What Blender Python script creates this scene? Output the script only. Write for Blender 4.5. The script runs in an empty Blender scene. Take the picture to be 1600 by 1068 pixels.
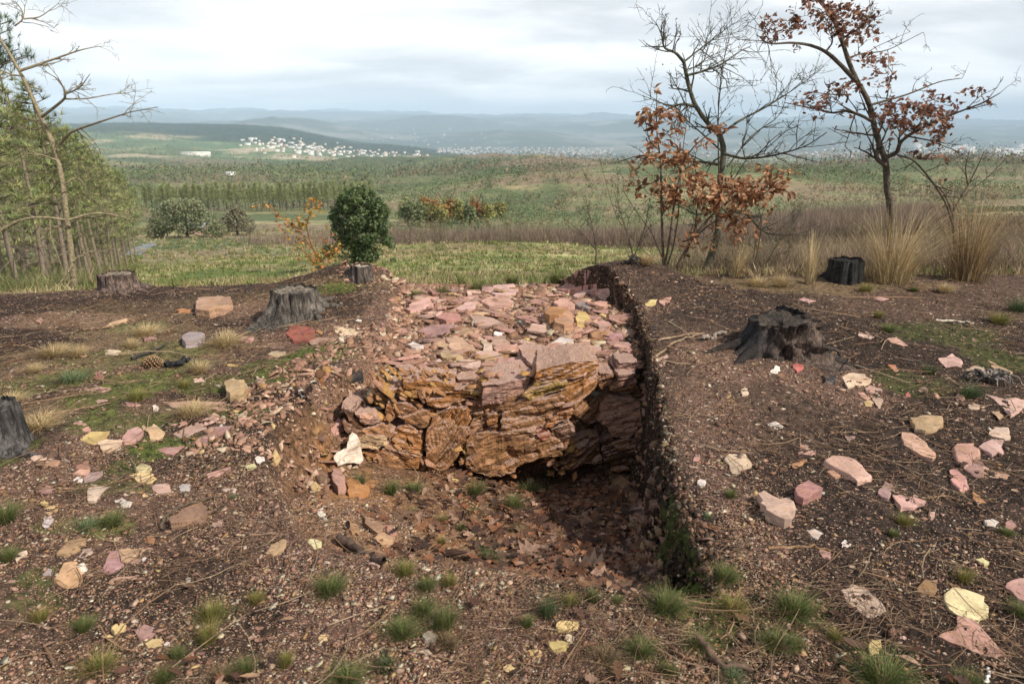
import bpy, bmesh, math, random
import numpy as np
from mathutils import Vector, noise as mnoise

# ------------------------------------------------------------------ camera, world, sun, exposure
SC = bpy.context.scene
COL = SC.collection
PITCH = math.radians(17.9); FPX = 1067.0; CAMZ = 1.65
cd = bpy.data.cameras.new('camera'); cam = bpy.data.objects.new('camera', cd); COL.objects.link(cam)
cam.location = (0, 0, CAMZ); cam.rotation_euler = (math.radians(90) - PITCH, 0, 0)
cd.sensor_width = 36; cd.lens = FPX / 1600 * 36; cd.clip_start = 0.05; cd.clip_end = 90000
SC.camera = cam
cd.dof.use_dof = True; cd.dof.focus_distance = 4.6; cd.dof.aperture_fstop = 4.5
SC.view_settings.view_transform = 'Standard'; SC.view_settings.look = 'None'
SC.view_settings.exposure = 0.28; SC.view_settings.gamma = 1.0
SC.cycles.max_bounces = 6; SC.cycles.diffuse_bounces = 3; SC.cycles.volume_bounces = 2
SC.cycles.transparent_max_bounces = 8

SUN = Vector((0.80, -0.42, 0.86)).normalized()
sl = bpy.data.lights.new('sun', 'SUN'); so = bpy.data.objects.new('sun', sl); COL.objects.link(so)
sl.energy = 4.6; sl.angle = math.radians(1.6); sl.color = (1.0, 0.93, 0.81)
so.rotation_euler = SUN.to_track_quat('Z', 'Y').to_euler()
SUN_EL = math.asin(SUN.z); SUN_ROT = math.atan2(SUN.x, SUN.y)

world = bpy.data.worlds.new('World'); SC.world = world; world.use_nodes = True
wn = world.node_tree; wn.nodes.clear()
def N(tree, kind, **kw):
    n = tree.nodes.new(kind)
    for k, v in kw.items():
        if k in ('operation', 'blend_type', 'data_type', 'noise_dimensions', 'feature', 'sky_type', 'sun_disc', 'sun_elevation',
                 'sun_rotation', 'attribute_name', 'noise_type', 'interpolation_type', 'clamp', 'wave_type', 'bands_direction', 'altitude', 'dust_density', 'air_density', 'ozone_density', 'distance_'):
            setattr(n, k, v)
        else:
            n.inputs[k.replace('_', ' ')].default_value = v
    return n
def math_node(t, op, a, b=None, clamp=False):
    n = t.nodes.new('ShaderNodeMath'); n.operation = op; n.use_clamp = clamp
    for i, v in enumerate((a, b)):
        if v is None: continue
        if isinstance(v, (int, float)): n.inputs[i].default_value = v
        else: t.links.new(v, n.inputs[i])
    return n.outputs[0]
def mapr(t, v, a, b, c=0.0, d=1.0, smooth=True):
    n = t.nodes.new('ShaderNodeMapRange'); n.interpolation_type = 'SMOOTHSTEP' if smooth else 'LINEAR'
    t.links.new(v, n.inputs[0]); n.inputs[1].default_value = a; n.inputs[2].default_value = b
    n.inputs[3].default_value = c; n.inputs[4].default_value = d
    return n.outputs[0]
def mixc(t, f, a, b, mode='MIX'):
    n = t.nodes.new('ShaderNodeMix'); n.data_type = 'RGBA'; n.blend_type = mode
    for i, v in ((0, f), (6, a), (7, b)):
        if isinstance(v, (int, float)): n.inputs[i].default_value = v if i == 0 else (v, v, v, 1)
        elif isinstance(v, tuple): n.inputs[i].default_value = (*v, 1)
        else: t.links.new(v, n.inputs[i])
    return n.outputs[2]
# the sky: physical sky behind a broken layer of bright cloud
L = wn.links.new
sky = N(wn, 'ShaderNodeTexSky', sky_type='NISHITA', sun_disc=False, sun_elevation=SUN_EL, sun_rotation=SUN_ROT)
skys = wn.nodes.new('ShaderNodeVectorMath'); skys.operation = 'SCALE'; L(sky.outputs[0], skys.inputs[0]); skys.inputs[3].default_value = 0.10
tc = wn.nodes.new('ShaderNodeTexCoord')
sep = wn.nodes.new('ShaderNodeSeparateXYZ'); L(tc.outputs['Generated'], sep.inputs[0])
zc = math_node(wn, 'MAXIMUM', sep.outputs[2], 0.0)
den = math_node(wn, 'ADD', zc, 0.16)
cx = math_node(wn, 'DIVIDE', sep.outputs[0], den); cy = math_node(wn, 'DIVIDE', sep.outputs[1], den)
comb = wn.nodes.new('ShaderNodeCombineXYZ'); L(cx, comb.inputs[0]); L(cy, comb.inputs[1])
mp = wn.nodes.new('ShaderNodeMapping'); L(comb.outputs[0], mp.inputs[0]); mp.inputs['Location'].default_value = (3.1, 7.4, 0); mp.inputs['Scale'].default_value = (0.8, 1.0, 1)
n1 = N(wn, 'ShaderNodeTexNoise', Scale=0.8, Detail=6.0, Roughness=0.48, Distortion=0.3); L(mp.outputs[0], n1.inputs['Vector'])
n2 = N(wn, 'ShaderNodeTexNoise', Scale=2.3, Detail=6.0, Roughness=0.6, Distortion=0.5); L(mp.outputs[0], n2.inputs['Vector'])
big = mapr(wn, n1.outputs[0], 0.38, 0.60); small = mapr(wn, n2.outputs[0], 0.35, 0.7)
shade = math_node(wn, 'ADD', math_node(wn, 'MULTIPLY', big, 0.68), math_node(wn, 'MULTIPLY', small, 0.32))
cloud = mixc(wn, shade, (0.66, 0.68, 0.71), (1.18, 1.18, 1.18))
hz = mapr(wn, sep.outputs[2], 0.0, 0.16, 1.0, 0.0)
low = mixc(wn, big, (0.80, 0.85, 0.92), (1.12, 1.14, 1.17))
cl2 = mixc(wn, math_node(wn, 'MULTIPLY', hz, 0.55), cloud, low)
upz = mapr(wn, sep.outputs[2], 0.20, 0.42, 0.0, 1.0)
cl3 = mixc(wn, upz, cl2, (0.44, 0.45, 0.48))  # grey overhead added out of view to deepen contrast on the ground
fin = mixc(wn, 0.90, skys.outputs[0], cl3)
bg = wn.nodes.new('ShaderNodeBackground'); L(fin, bg.inputs[0]); bg.inputs[1].default_value = 1.0
wo = wn.nodes.new('ShaderNodeOutputWorld'); L(bg.outputs[0], wo.inputs[0])

# ------------------------------------------------------------------ numeric helpers
CP, SP = math.cos(PITCH), math.sin(PITCH)
def vnoise(x, y, seed=0):
    xi = np.floor(x).astype(np.int64); yi = np.floor(y).astype(np.int64)
    fx = x - xi; fy = y - yi; fx = fx * fx * (3 - 2 * fx); fy = fy * fy * (3 - 2 * fy)
    def h(a, b):
        n = (a * 374761393 + b * 668265263 + seed * 974634777) & 0x7fffffff
        n = ((n ^ (n >> 13)) * 1274126177) & 0x7fffffff
        return ((n ^ (n >> 16)) & 0xffff) / 65535.0
    return (h(xi, yi) * (1 - fx) + h(xi + 1, yi) * fx) * (1 - fy) + (h(xi, yi + 1) * (1 - fx) + h(xi + 1, yi + 1) * fx) * fy
def fbm(x, y, sc, octv=4, seed=0, gain=0.5):
    s = 0; a = 1; tot = 0
    for o in range(octv):
        s = s + a * vnoise(x * sc + 17.3 * o, y * sc - 9.1 * o, seed + o * 7); tot += a; a *= gain; sc *= 2.03
    return s / tot          # 0..1
def sstep(a, b, v):
    t = np.clip((v - a) / (b - a), 0, 1); return t * t * (3 - 2 * t)
def smin(a, b, k=0.05):
    h = np.clip(0.5 + 0.5 * (b - a) / k, 0, 1); return b * (1 - h) + a * h - k * h * (1 - h)

# ------------------------------------------------------------------ terrain height
COLS = np.array([-500, 0, 200, 400, 600, 800, 1000, 1200, 1400, 1600, 2100.])
DEP = np.array([7.5, 10, 15, 22, 30, 45, 60, 90, 140, 220, 350, 550, 900, 1400, 2200, 3200, 4500, 6500, 9500, 14000, 20000, 27000.])
ROWS = np.array([
 [500,500,490,480,470,450,430,400,350,325,300,280,265,258,240,215,200,205,200,185,182,180],
 [486,484,474,460,448,428,410,385,352,326,303,283,266,257,240,212,196,205,200,186,178,178],
 [462,464,458,448,438,418,402,378,350,324,302,283,266,256,238,208,190,202,196,182,172,172],
 [458,460,452,441,428,405,398,380,350,325,304,286,271,260,247,222,194,205,200,188,174,174],
 [448,452,444,428,408,382,386,384,352,326,305,287,271,259,251,245,226,233,215,190,178,178],
 [452,455,446,430,408,381,388,386,352,326,300,281,266,256,252,249,246,238,222,194,181,181],
 [442,450,444,430,412,388,390,384,348,316,291,273,262,264,264,258,248,237,218,198,183,183],
 [434,440,435,428,418,398,380,352,330,306,286,273,265,272,272,262,250,236,216,200,186,186],
 [433,434,428,418,404,388,366,340,324,302,284,271,263,272,272,262,250,236,216,202,189,189],
 [434,428,416,404,394,374,354,334,318,300,283,270,262,272,272,262,250,236,216,202,190,190],
 [434,425,410,398,385,365,348,330,315,298,281,269,261,271,271,262,250,236,216,202,192,192]], float)
UCOL = (COLS - 800) / FPX
YC = (534 - ROWS) / FPX
ZTAB = CAMZ + DEP[None, :] * (-SP + YC * CP) / (CP + YC * SP)
def zfar(x, y):
    yy = np.clip(y, 7.5, 26999.); u = np.clip(x / np.maximum(yy, 1), UCOL[0], UCOL[-1])
    ld = np.log(yy); ldt = np.log(DEP)
    j = np.clip(np.searchsorted(ldt, ld) - 1, 0, len(DEP) - 2); fj = (ld - ldt[j]) / (ldt[j + 1] - ldt[j])
    i = np.clip(np.searchsorted(UCOL, u) - 1, 0, len(UCOL) - 2); fi = (u - UCOL[i]) / (UCOL[i + 1] - UCOL[i])
    fi = fi * fi * (3 - 2 * fi)
    # interpolate the slope (z / y), which keeps ridges smooth
    S = (ZTAB - CAMZ) / DEP[None, :]
    s = (S[i, j] * (1 - fi) + S[i + 1, j] * fi) * (1 - fj) + (S[i, j + 1] * (1 - fi) + S[i + 1, j + 1] * fi) * fj
    z = CAMZ + s * yy
    lam = np.maximum(yy, 7.5)
    z = z + (fbm(x, y, 1 / 9., 3, 3) - .5) * 0.5 * sstep(9, 40, yy)
    z = z + (fbm(x, y, 1 / 160., 4, 5) - .5) * 0.034 * np.minimum(lam, 1300) * sstep(90, 300, yy) * (1 - .6 * sstep(1200, 2000, yy))
    z = z + (fbm(x, y, 1 / 1400., 5, 9, 0.55) - .5) * 0.020 * lam * sstep(1200, 5000, yy)
    for u0, y0, hh, su, sy in HILLS: z = z + hh * np.exp(-((x / yy - u0) / su) ** 2 - ((yy - y0) / sy) ** 2)
    return z
HILLS = [(.20, 420, 9, .16, 70), (.42, 300, 7, .2, 50), (-.02, 600, 7, .12, 90), (.08, 760, 10, .12, 80), (-.35, 560, 8, .2, 80), (.62, 520, 10, .2, 90), (-.15, 1000, 9, .15, 120), (-.45, 900, 10, .12, 120), (.02, 330, 6, .10, 40), (.30, 240, 4, .12, 30), (-.1, 1500, 12, .2, 200), (.0, 9000, 120, .12, 1500), (-.3, 9500, 160, .1, 1500), (.5, 10500, 130, .15, 1800), (.2, 12500, 150, .1, 1500), (-.1, 13000, 170, .12, 1500)]
def G(x, y, cx, cy, sx, sy): return np.exp(-((x - cx) / sx) ** 2 - ((y - cy) / sy) ** 2)
XR_Y = [1.0, 2.2, 2.76, 3.28, 3.98, 4.86, 6.17, 6.6, 6.95, 7.5]; XR_X = [.70, .745, .763, .815, .906, 1.01, 1.17, 1.0, .66, .5]
XL_Y = [1.0, 2.4, 3.0, 3.5, 4.3, 4.7, 5.73, 6.8, 7.5]; XL_X = [-.6, -.85, -1.22, -1.36, -1.22, -1.02, -1.03, -1.16, -1.25]
YF_X = [-1.5, -1.25, -1.05, -.85, -.5, 0, .5, .62, .95, 1.3]; YF_Y = [3.1, 3.6, 4.0, 4.22, 4.42, 4.46, 4.52, 4.66, 4.66, 4.5]
def bank(x, y):
    b = 0.30 * G(x, y, 1.15, 6.85, .75, .42) + .27 * G(x, y, -1.6, 6.7, .75, .38) + .07 * G(x, y, 2.3, 5.6, .7, .6) + .10 * G(x, y, -1.45, 6.1, .55, .7)
    b = b + .05 * G(x, y, 1.5, 4.5, .5, 1.5) + .06 * G(x, y, -1.35, 4.5, .3, .5)
    b = b - .07 * sstep(2.0, 5.0, -x) + (fbm(x, y, .9, 3, 21) - .5) * .10
    t = sstep(6.7, 8.6, y)
    return b * (1 - t) + zfar(x, y) * t
def yface(x): return np.interp(x, YF_X, YF_Y)
def shelf(x, y):
    s = -.13 + .03 * (y - 4.6) + (fbm(x, y, 2.2, 3, 33) - .5) * .10 + .09 * G(x, y, .42, 5.7, .28, .3)
    t = sstep(6.75, 8.2, y)
    return s * (1 - t) + zfar(x, y) * t
def H(x, y, fine=True):
    x = np.asarray(x, float); y = np.asarray(y, float)
    b = bank(x, y)
    near = (y < 8.5)
    w = (fbm(x, y, 3.0, 3, 44) - .5)
    f0 = -.92 + (4.4 - y) * .335 + .26 * np.clip((.15 - x) / 1.0, 0, 1.2) * sstep(1.6, 3.0, y) + w * .07
    f0 = np.maximum(f0, -.97) + .26 * sstep(2.6, 2.0, y) * sstep(.75, -.2, x) + .2 * sstep(2.25, 1.95, y)
    xr = np.interp(y, XR_Y, XR_X) + w * .07 + (fbm(x * .3, y, 5., 3, 45, .6) - .5) * .09; slope = np.interp(y, [2, 3, 4.2], [5., 7., 11.])
    right = (x - xr) * slope + .02 + sstep(0, .12, x - xr) * .5
    xl = np.interp(y, XL_Y, XL_X) + w * .10
    left = (xl - x) * 1.9 + .03
    yf = yface(x) + .10 + w * .06
    back = (y - yf) * 7 - .95
    s = shelf(x, y)
    left2 = np.where(y > 4.5, left, left)
    pit = np.maximum.reduce([f0, right, left2, np.minimum(back, s)])
    h = smin(b, pit, .035)
    h = np.where(near, h, b)
    if fine:
        m = near.astype(float)
        cliff = m * sstep(-.02, -.25, pit) * 0 + m
        lump = fbm(x, y, 7., 3, 55) - .5
        grit = fbm(x, y, 38., 3, 66, .6) - .5
        h = h + m * (lump * .035 + grit * .020)
    return h
def ray(px, py):
    px = np.asarray(px, float); py = np.asarray(py, float)
    xc = (px - 800) / FPX; yc = (534 - py) / FPX
    return np.stack([xc, CP + yc * SP, -SP + yc * CP], -1)
def ground_at(px, py, dz=0.0, tmax=120.):
    """where the view ray through a photo pixel meets the terrain raised by dz"""
    d = ray(px, py); sh = d.shape[:-1]; d = d.reshape(-1, 3); dzz = np.broadcast_to(dz, sh).reshape(-1)
    t = np.full(len(d), 1.4); done = np.zeros(len(d), bool); lo = t.copy(); hi = np.full(len(d), tmax)
    while (t < tmax).any() and not done.all():
        t2 = t * 1.006
        p = d * t2[:, None]; z = CAMZ + p[:, 2]
        hit = (~done) & (z < H(p[:, 0], p[:, 1], False) + dzz)
        lo[hit] = t[hit]; hi[hit] = t2[hit]; done |= hit
        t = np.where(done, t, t2)
        if t.max() > tmax: break
    lo[~done] = tmax * .99
    for _ in range(12):
        mid = (lo + hi) / 2; p = d * mid[:, None]
        below = CAMZ + p[:, 2] < H(p[:, 0], p[:, 1], False) + dzz
        hi = np.where(below, mid, hi); lo = np.where(below, lo, mid)
    p = d * hi[:, None]; p[:, 2] += CAMZ
    return p.reshape(sh + (3,))
def at_depth(px, py, Y):
    d = ray(px, py); t = np.asarray(Y) / d[..., 1]
    p = d * np.asarray(t)[..., None]; p[..., 2] += CAMZ
    return p

# ------------------------------------------------------------------ mesh helpers
def mesh_np(name, V, F, mat, parent=None, color=None, smooth=False, fattr=None, loc=None, link=True):
    """V (n,3), F (m,k) array or list of arrays of different k"""
    V = np.asarray(V, np.float32).reshape(-1, 3)
    if not isinstance(F, list): F = [F]
    F = [np.asarray(f, np.int32) for f in F if len(f)]
    me = bpy.data.meshes.new(name)
    me.vertices.add(len(V)); me.vertices.foreach_set('co', V.ravel())
    tot = sum(f.size for f in F); nf = sum(len(f) for f in F)
    me.loops.add(tot); me.polygons.add(nf)
    me.loops.foreach_set('vertex_index', np.concatenate([f.ravel() for f in F]))
    ls = np.concatenate([np.full(len(f), f.shape[1], np.int32) for f in F])
    st = np.concatenate([[0], np.cumsum(ls)[:-1]]).astype(np.int32)
    me.polygons.foreach_set('loop_start', st)
    if smooth: me.polygons.foreach_set('use_smooth', np.ones(nf, bool))
    me.update(calc_edges=True)
    if color is not None:
        c = np.ones((len(V), 4), np.float32); c[:, :3] = np.asarray(color)[..., :3]
        at = me.color_attributes.new('Col', 'FLOAT_COLOR', 'POINT'); at.data.foreach_set('color', c.ravel())
    if fattr:
        for k, v in fattr.items():
            a = me.attributes.new(k, 'FLOAT', 'POINT'); a.data.foreach_set('value', np.asarray(v, np.float32))
    if mat: me.materials.append(mat)
    o = bpy.data.objects.new(name, me)
    if link: COL.objects.link(o)
    if parent: o.parent = parent
    if loc is not None: o.location = loc
    return o
def tag(o, label=None, cat=None, group=None, kind=None):
    if label: o['label'] = label
    if cat: o['category'] = cat
    if group: o['group'] = group
    if kind: o['kind'] = kind
    return o
def empty(name, loc, label, cat, group=None):
    o = bpy.data.objects.new(name, None); COL.objects.link(o); o.location = loc; o.empty_display_size = .1
    return tag(o, label, cat, group)
class MB:
    def __init__(s): s.v = []; s.f3 = []; s.f4 = []; s.c = []; s.n = 0
    def add(s, V, F, c=(1, 1, 1)):
        V = np.asarray(V, float).reshape(-1, 3); F = np.asarray(F, np.int64)
        s.v.append(V); (s.f3 if F.shape[1] == 3 else s.f4).append(F + s.n)
        cc = np.empty((len(V), 3)); cc[:] = c; s.c.append(cc); s.n += len(V)
    def tube(s, P, R, sides=6, c=(1, 1, 1), cap=True, rough=0.0, rng=None):
        P = np.asarray(P, float); R = np.asarray(R, float); n = len(P)
        T = np.gradient(P, axis=0); T /= np.linalg.norm(T, axis=1)[:, None] + 1e-9
        ref = np.array([0.31, 0.95, 0.05]) if abs(T[0, 2]) > .5 else np.array([.1, .05, 1.])
        A = np.cross(T, ref); A /= np.linalg.norm(A, axis=1)[:, None] + 1e-9; B = np.cross(T, A)
        th = np.arange(sides) * 2 * math.pi / sides
        rr = R[:, None] * np.ones(sides)
        if rough and rng is not None: rr = rr * (1 + rng.uniform(-rough, rough, rr.shape))
        V = P[:, None] + rr[..., None] * (np.cos(th)[None, :, None] * A[:, None] + np.sin(th)[None, :, None] * B[:, None])
        i = np.arange(n - 1)[:, None] * sides; j = np.arange(sides)[None]; k = (j + 1) % sides
        F = np.stack([i + j, i + k, i + sides + k, i + sides + j], -1).reshape(-1, 4)
        s.add(V.reshape(-1, 3), F, c)
    def build(s, name, mat, parent=None, smooth=False, loc=None, origin=None, link=True):
        V = np.concatenate(s.v)
        if origin is not None: V = V - np.asarray(origin)
        F = []
        if s.f3: F.append(np.concatenate(s.f3))
        if s.f4: F.append(np.concatenate(s.f4))
        return mesh_np(name, V, F, mat, parent, np.concatenate(s.c), smooth, loc=loc, link=link)
def scatter(base_v, base_f, pos, rot, scale, colr):
    """many copies of a small shape: pos (n,3), rot (n,3,3), scale (n,3), colr (n,3) -> V,F,C"""
    n = len(pos); k = len(base_v)
    if base_v.ndim == 2: base_v = np.broadcast_to(base_v, (n, k, 3))
    else: k = base_v.shape[1]
    V = np.einsum('nij,nkj->nki', rot, base_v * scale[:, None, :]) + pos[:, None, :]
    F = (base_f[None] + (np.arange(n) * k)[:, None, None]).reshape(-1, base_f.shape[1])
    C = np.repeat(colr, k, axis=0)
    return V.reshape(-1, 3), F, C
def rots(rng, n, tilt):
    """random yaw then a tilt up to `tilt` radians"""
    a = rng.uniform(0, 2 * math.pi, n); b = rng.uniform(0, 2 * math.pi, n); t = rng.uniform(0, 1, n) ** .7 * tilt
    ca, sa = np.cos(a), np.sin(a); Z = np.zeros(n); O = np.ones(n)
    Rz = np.stack([ca, -sa, Z, sa, ca, Z, Z, Z, O], -1).reshape(n, 3, 3)
    ax = np.stack([np.cos(b), np.sin(b), Z], -1); K = np.zeros((n, 3, 3))
    K[:, 0, 2] = ax[:, 1]; K[:, 1, 2] = -ax[:, 0]; K[:, 2, 0] = -ax[:, 1]; K[:, 2, 1] = ax[:, 0]
    st, ct = np.sin(t)[:, None, None], np.cos(t)[:, None, None]
    Rt = np.eye(3)[None] + st * K + (1 - ct) * np.matmul(K, K)
    return np.matmul(Rt, Rz)

# ------------------------------------------------------------------ materials
def new_mat(name):
    m = bpy.data.materials.new(name); m.use_nodes = True; t = m.node_tree
    b = t.nodes['Principled BSDF']; return m, t, b
def mat_col(name, rough=.85, nscale=30., namt=.35, bump=0.0, trans=0.0, spec=.25, objcol=False, stripe=None):
    """surface colour from the mesh (or the object's own colour) broken up by noise"""
    m, t, b = new_mat(name); l = t.links.new
    tcn = t.nodes.new('ShaderNodeTexCoord')
    if objcol: src = t.nodes.new('ShaderNodeObjectInfo').outputs['Color']
    else:
        a = t.nodes.new('ShaderNodeVertexColor'); a.layer_name = 'Col'; src = a.outputs[0]
    nz = N(t, 'ShaderNodeTexNoise', Scale=nscale, Detail=5.0, Roughness=.6); l(tcn.outputs['Object'], nz.inputs['Vector'])
    f = mapr(t, nz.outputs[0], .3, .7, 1 - namt, 1 + namt)
    sc = t.nodes.new('ShaderNodeVectorMath'); sc.operation = 'SCALE'; l(src, sc.inputs[0]); l(f, sc.inputs[3])
    l(sc.outputs[0], b.inputs['Base Color'])
    b.inputs['Roughness'].default_value = rough; b.inputs['Specular IOR Level'].default_value = spec
    if bump:
        bp = t.nodes.new('ShaderNodeBump'); bp.inputs['Strength'].default_value = .7; bp.inputs['Distance'].default_value = bump
        l(nz.outputs[0], bp.inputs['Height']); l(bp.outputs[0], b.inputs['Normal'])
    if trans:
        tr = t.nodes.new('ShaderNodeBsdfTranslucent'); l(sc.outputs[0], tr.inputs[0])
        mx = t.nodes.new('ShaderNodeMixShader'); mx.inputs[0].default_value = trans
        out = t.nodes['Material Output']; l(b.outputs[0], mx.inputs[1]); l(tr.outputs[0], mx.inputs[2]); l(mx.outputs[0], out.inputs[0])
    return m
# stone: the object's colour, sedimentary bands, blotches, dirt, small pits
def mat_stone(name, bandscale=22., bandamt=.3, dirt=.65, ochre=.35, bumpd=.006, toptint=0.):
    m, t, b = new_mat(name); l = t.links.new
    tcn = t.nodes.new('ShaderNodeTexCoord'); oi = t.nodes.new('ShaderNodeObjectInfo')
    off = t.nodes.new('ShaderNodeVectorMath'); off.operation = 'ADD'; l(tcn.outputs['Object'], off.inputs[0])
    rv = t.nodes.new('ShaderNodeCombineXYZ'); r10 = math_node(t, 'MULTIPLY', oi.outputs['Random'], 37.0); l(r10, rv.inputs[0]); l(r10, rv.inputs[1]); l(rv.outputs[0], off.inputs[1])
    co = off.outputs[0]
    n1 = N(t, 'ShaderNodeTexNoise', Scale=9., Detail=6., Roughness=.62, Distortion=.4); l(co, n1.inputs['Vector'])
    n2 = N(t, 'ShaderNodeTexNoise', Scale=70., Detail=5., Roughness=.7); l(co, n2.inputs['Vector'])
    mpn = t.nodes.new('ShaderNodeMapping'); l(co, mpn.inputs[0]); mpn.inputs['Scale'].default_value = (.22, .22, 1.0); mpn.inputs['Rotation'].default_value = (.25, .18, 0)
    bd = N(t, 'ShaderNodeTexNoise', Scale=bandscale, Detail=5., Roughness=.65, Distortion=.9); l(mpn.outputs[0], bd.inputs['Vector'])
    src = oi.outputs['Color']
    f = mapr(t, bd.outputs[0], .3, .7, 1 - bandamt, 1 + bandamt * .8)
    sc = t.nodes.new('ShaderNodeVectorMath'); sc.operation = 'SCALE'; l(src, sc.inputs[0]); l(f, sc.inputs[3])
    body = sc.outputs[0]
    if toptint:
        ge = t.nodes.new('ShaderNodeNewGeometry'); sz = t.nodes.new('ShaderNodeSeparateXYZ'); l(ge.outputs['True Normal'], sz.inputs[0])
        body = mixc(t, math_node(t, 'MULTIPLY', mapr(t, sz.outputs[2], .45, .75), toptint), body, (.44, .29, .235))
    oc = mixc(t, math_node(t, 'MULTIPLY', mapr(t, n1.outputs[0], .52, .68), ochre), body, (.34, .18, .06))
    pale = mixc(t, math_node(t, 'MULTIPLY', mapr(t, n1.outputs[0], .46, .30), .35 if not toptint else .12), oc, (.50, .38, .34))
    dk = mixc(t, math_node(t, 'MULTIPLY', mapr(t, n2.outputs[0], .52, .72), dirt), pale, (.055, .032, .024))
    l(dk, b.inputs['Base Color']); b.inputs['Roughness'].default_value = .82; b.inputs['Specular IOR Level'].default_value = .3
    h = math_node(t, 'ADD', math_node(t, 'MULTIPLY', bd.outputs[0], .8), math_node(t, 'MULTIPLY', n2.outputs[0], .5))
    bp = t.nodes.new('ShaderNodeBump'); bp.inputs['Strength'].default_value = .9; bp.inputs['Distance'].default_value = bumpd
    l(h, bp.inputs['Height']); l(bp.outputs[0], b.inputs['Normal'])
    return m
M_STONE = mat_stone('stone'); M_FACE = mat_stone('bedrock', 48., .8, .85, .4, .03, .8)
M_CHIP = mat_col('chips', .85, 60., .25); M_WOOD = mat_col('dead_wood', .85, 45., .4, .004)
M_NEEDLE = mat_col('needles', .7, 20., .25); M_LEAF = mat_col('leaf', .65, 40., .3, trans=.25)
M_GRASS = mat_col('grass', .7, 25., .25, trans=.25); M_FOL = mat_col('foliage', .7, 2., .35, trans=.15)
M_FAR = mat_col('far_foliage', .9, .05, .35); M_BARK = mat_col('bark', .9, 30., .4, .01)
M_WALL = mat_col('render_wall', .8, .3, .1); M_ROOF = mat_col('roof_tile', .8, .5, .2)

def mat_stump(name, dark=1.0):
    m, t, b = new_mat(name); l = t.links.new
    tcn = t.nodes.new('ShaderNodeTexCoord'); a = t.nodes.new('ShaderNodeVertexColor'); a.layer_name = 'Col'
    mpn = t.nodes.new('ShaderNodeMapping'); l(tcn.outputs['Object'], mpn.inputs[0]); mpn.inputs['Scale'].default_value = (1, 1, .16)
    n1 = N(t, 'ShaderNodeTexNoise', Scale=42., Detail=6., Roughness=.7, Distortion=.5); l(mpn.outputs[0], n1.inputs['Vector'])
    n2 = N(t, 'ShaderNodeTexNoise', Scale=9., Detail=4., Roughness=.6); l(tcn.outputs['Object'], n2.inputs['Vector'])
    f = mapr(t, n1.outputs[0], .38, .62, .25, 1.6)
    f2 = math_node(t, 'MULTIPLY', f, mapr(t, n2.outputs[0], .35, .65, .55, 1.25))
    sc = t.nodes.new('ShaderNodeVectorMath'); sc.operation = 'SCALE'; l(a.outputs[0], sc.inputs[0]); l(f2, sc.inputs[3])
    l(sc.outputs[0], b.inputs['Base Color']); b.inputs['Roughness'].default_value = .9
    bp = t.nodes.new('ShaderNodeBump'); bp.inputs['Distance'].default_value = .02; l(n1.outputs[0], bp.inputs['Height']); l(bp.outputs[0], b.inputs['Normal'])
    return m
M_STUMP = mat_stump('stump_wood')

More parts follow.
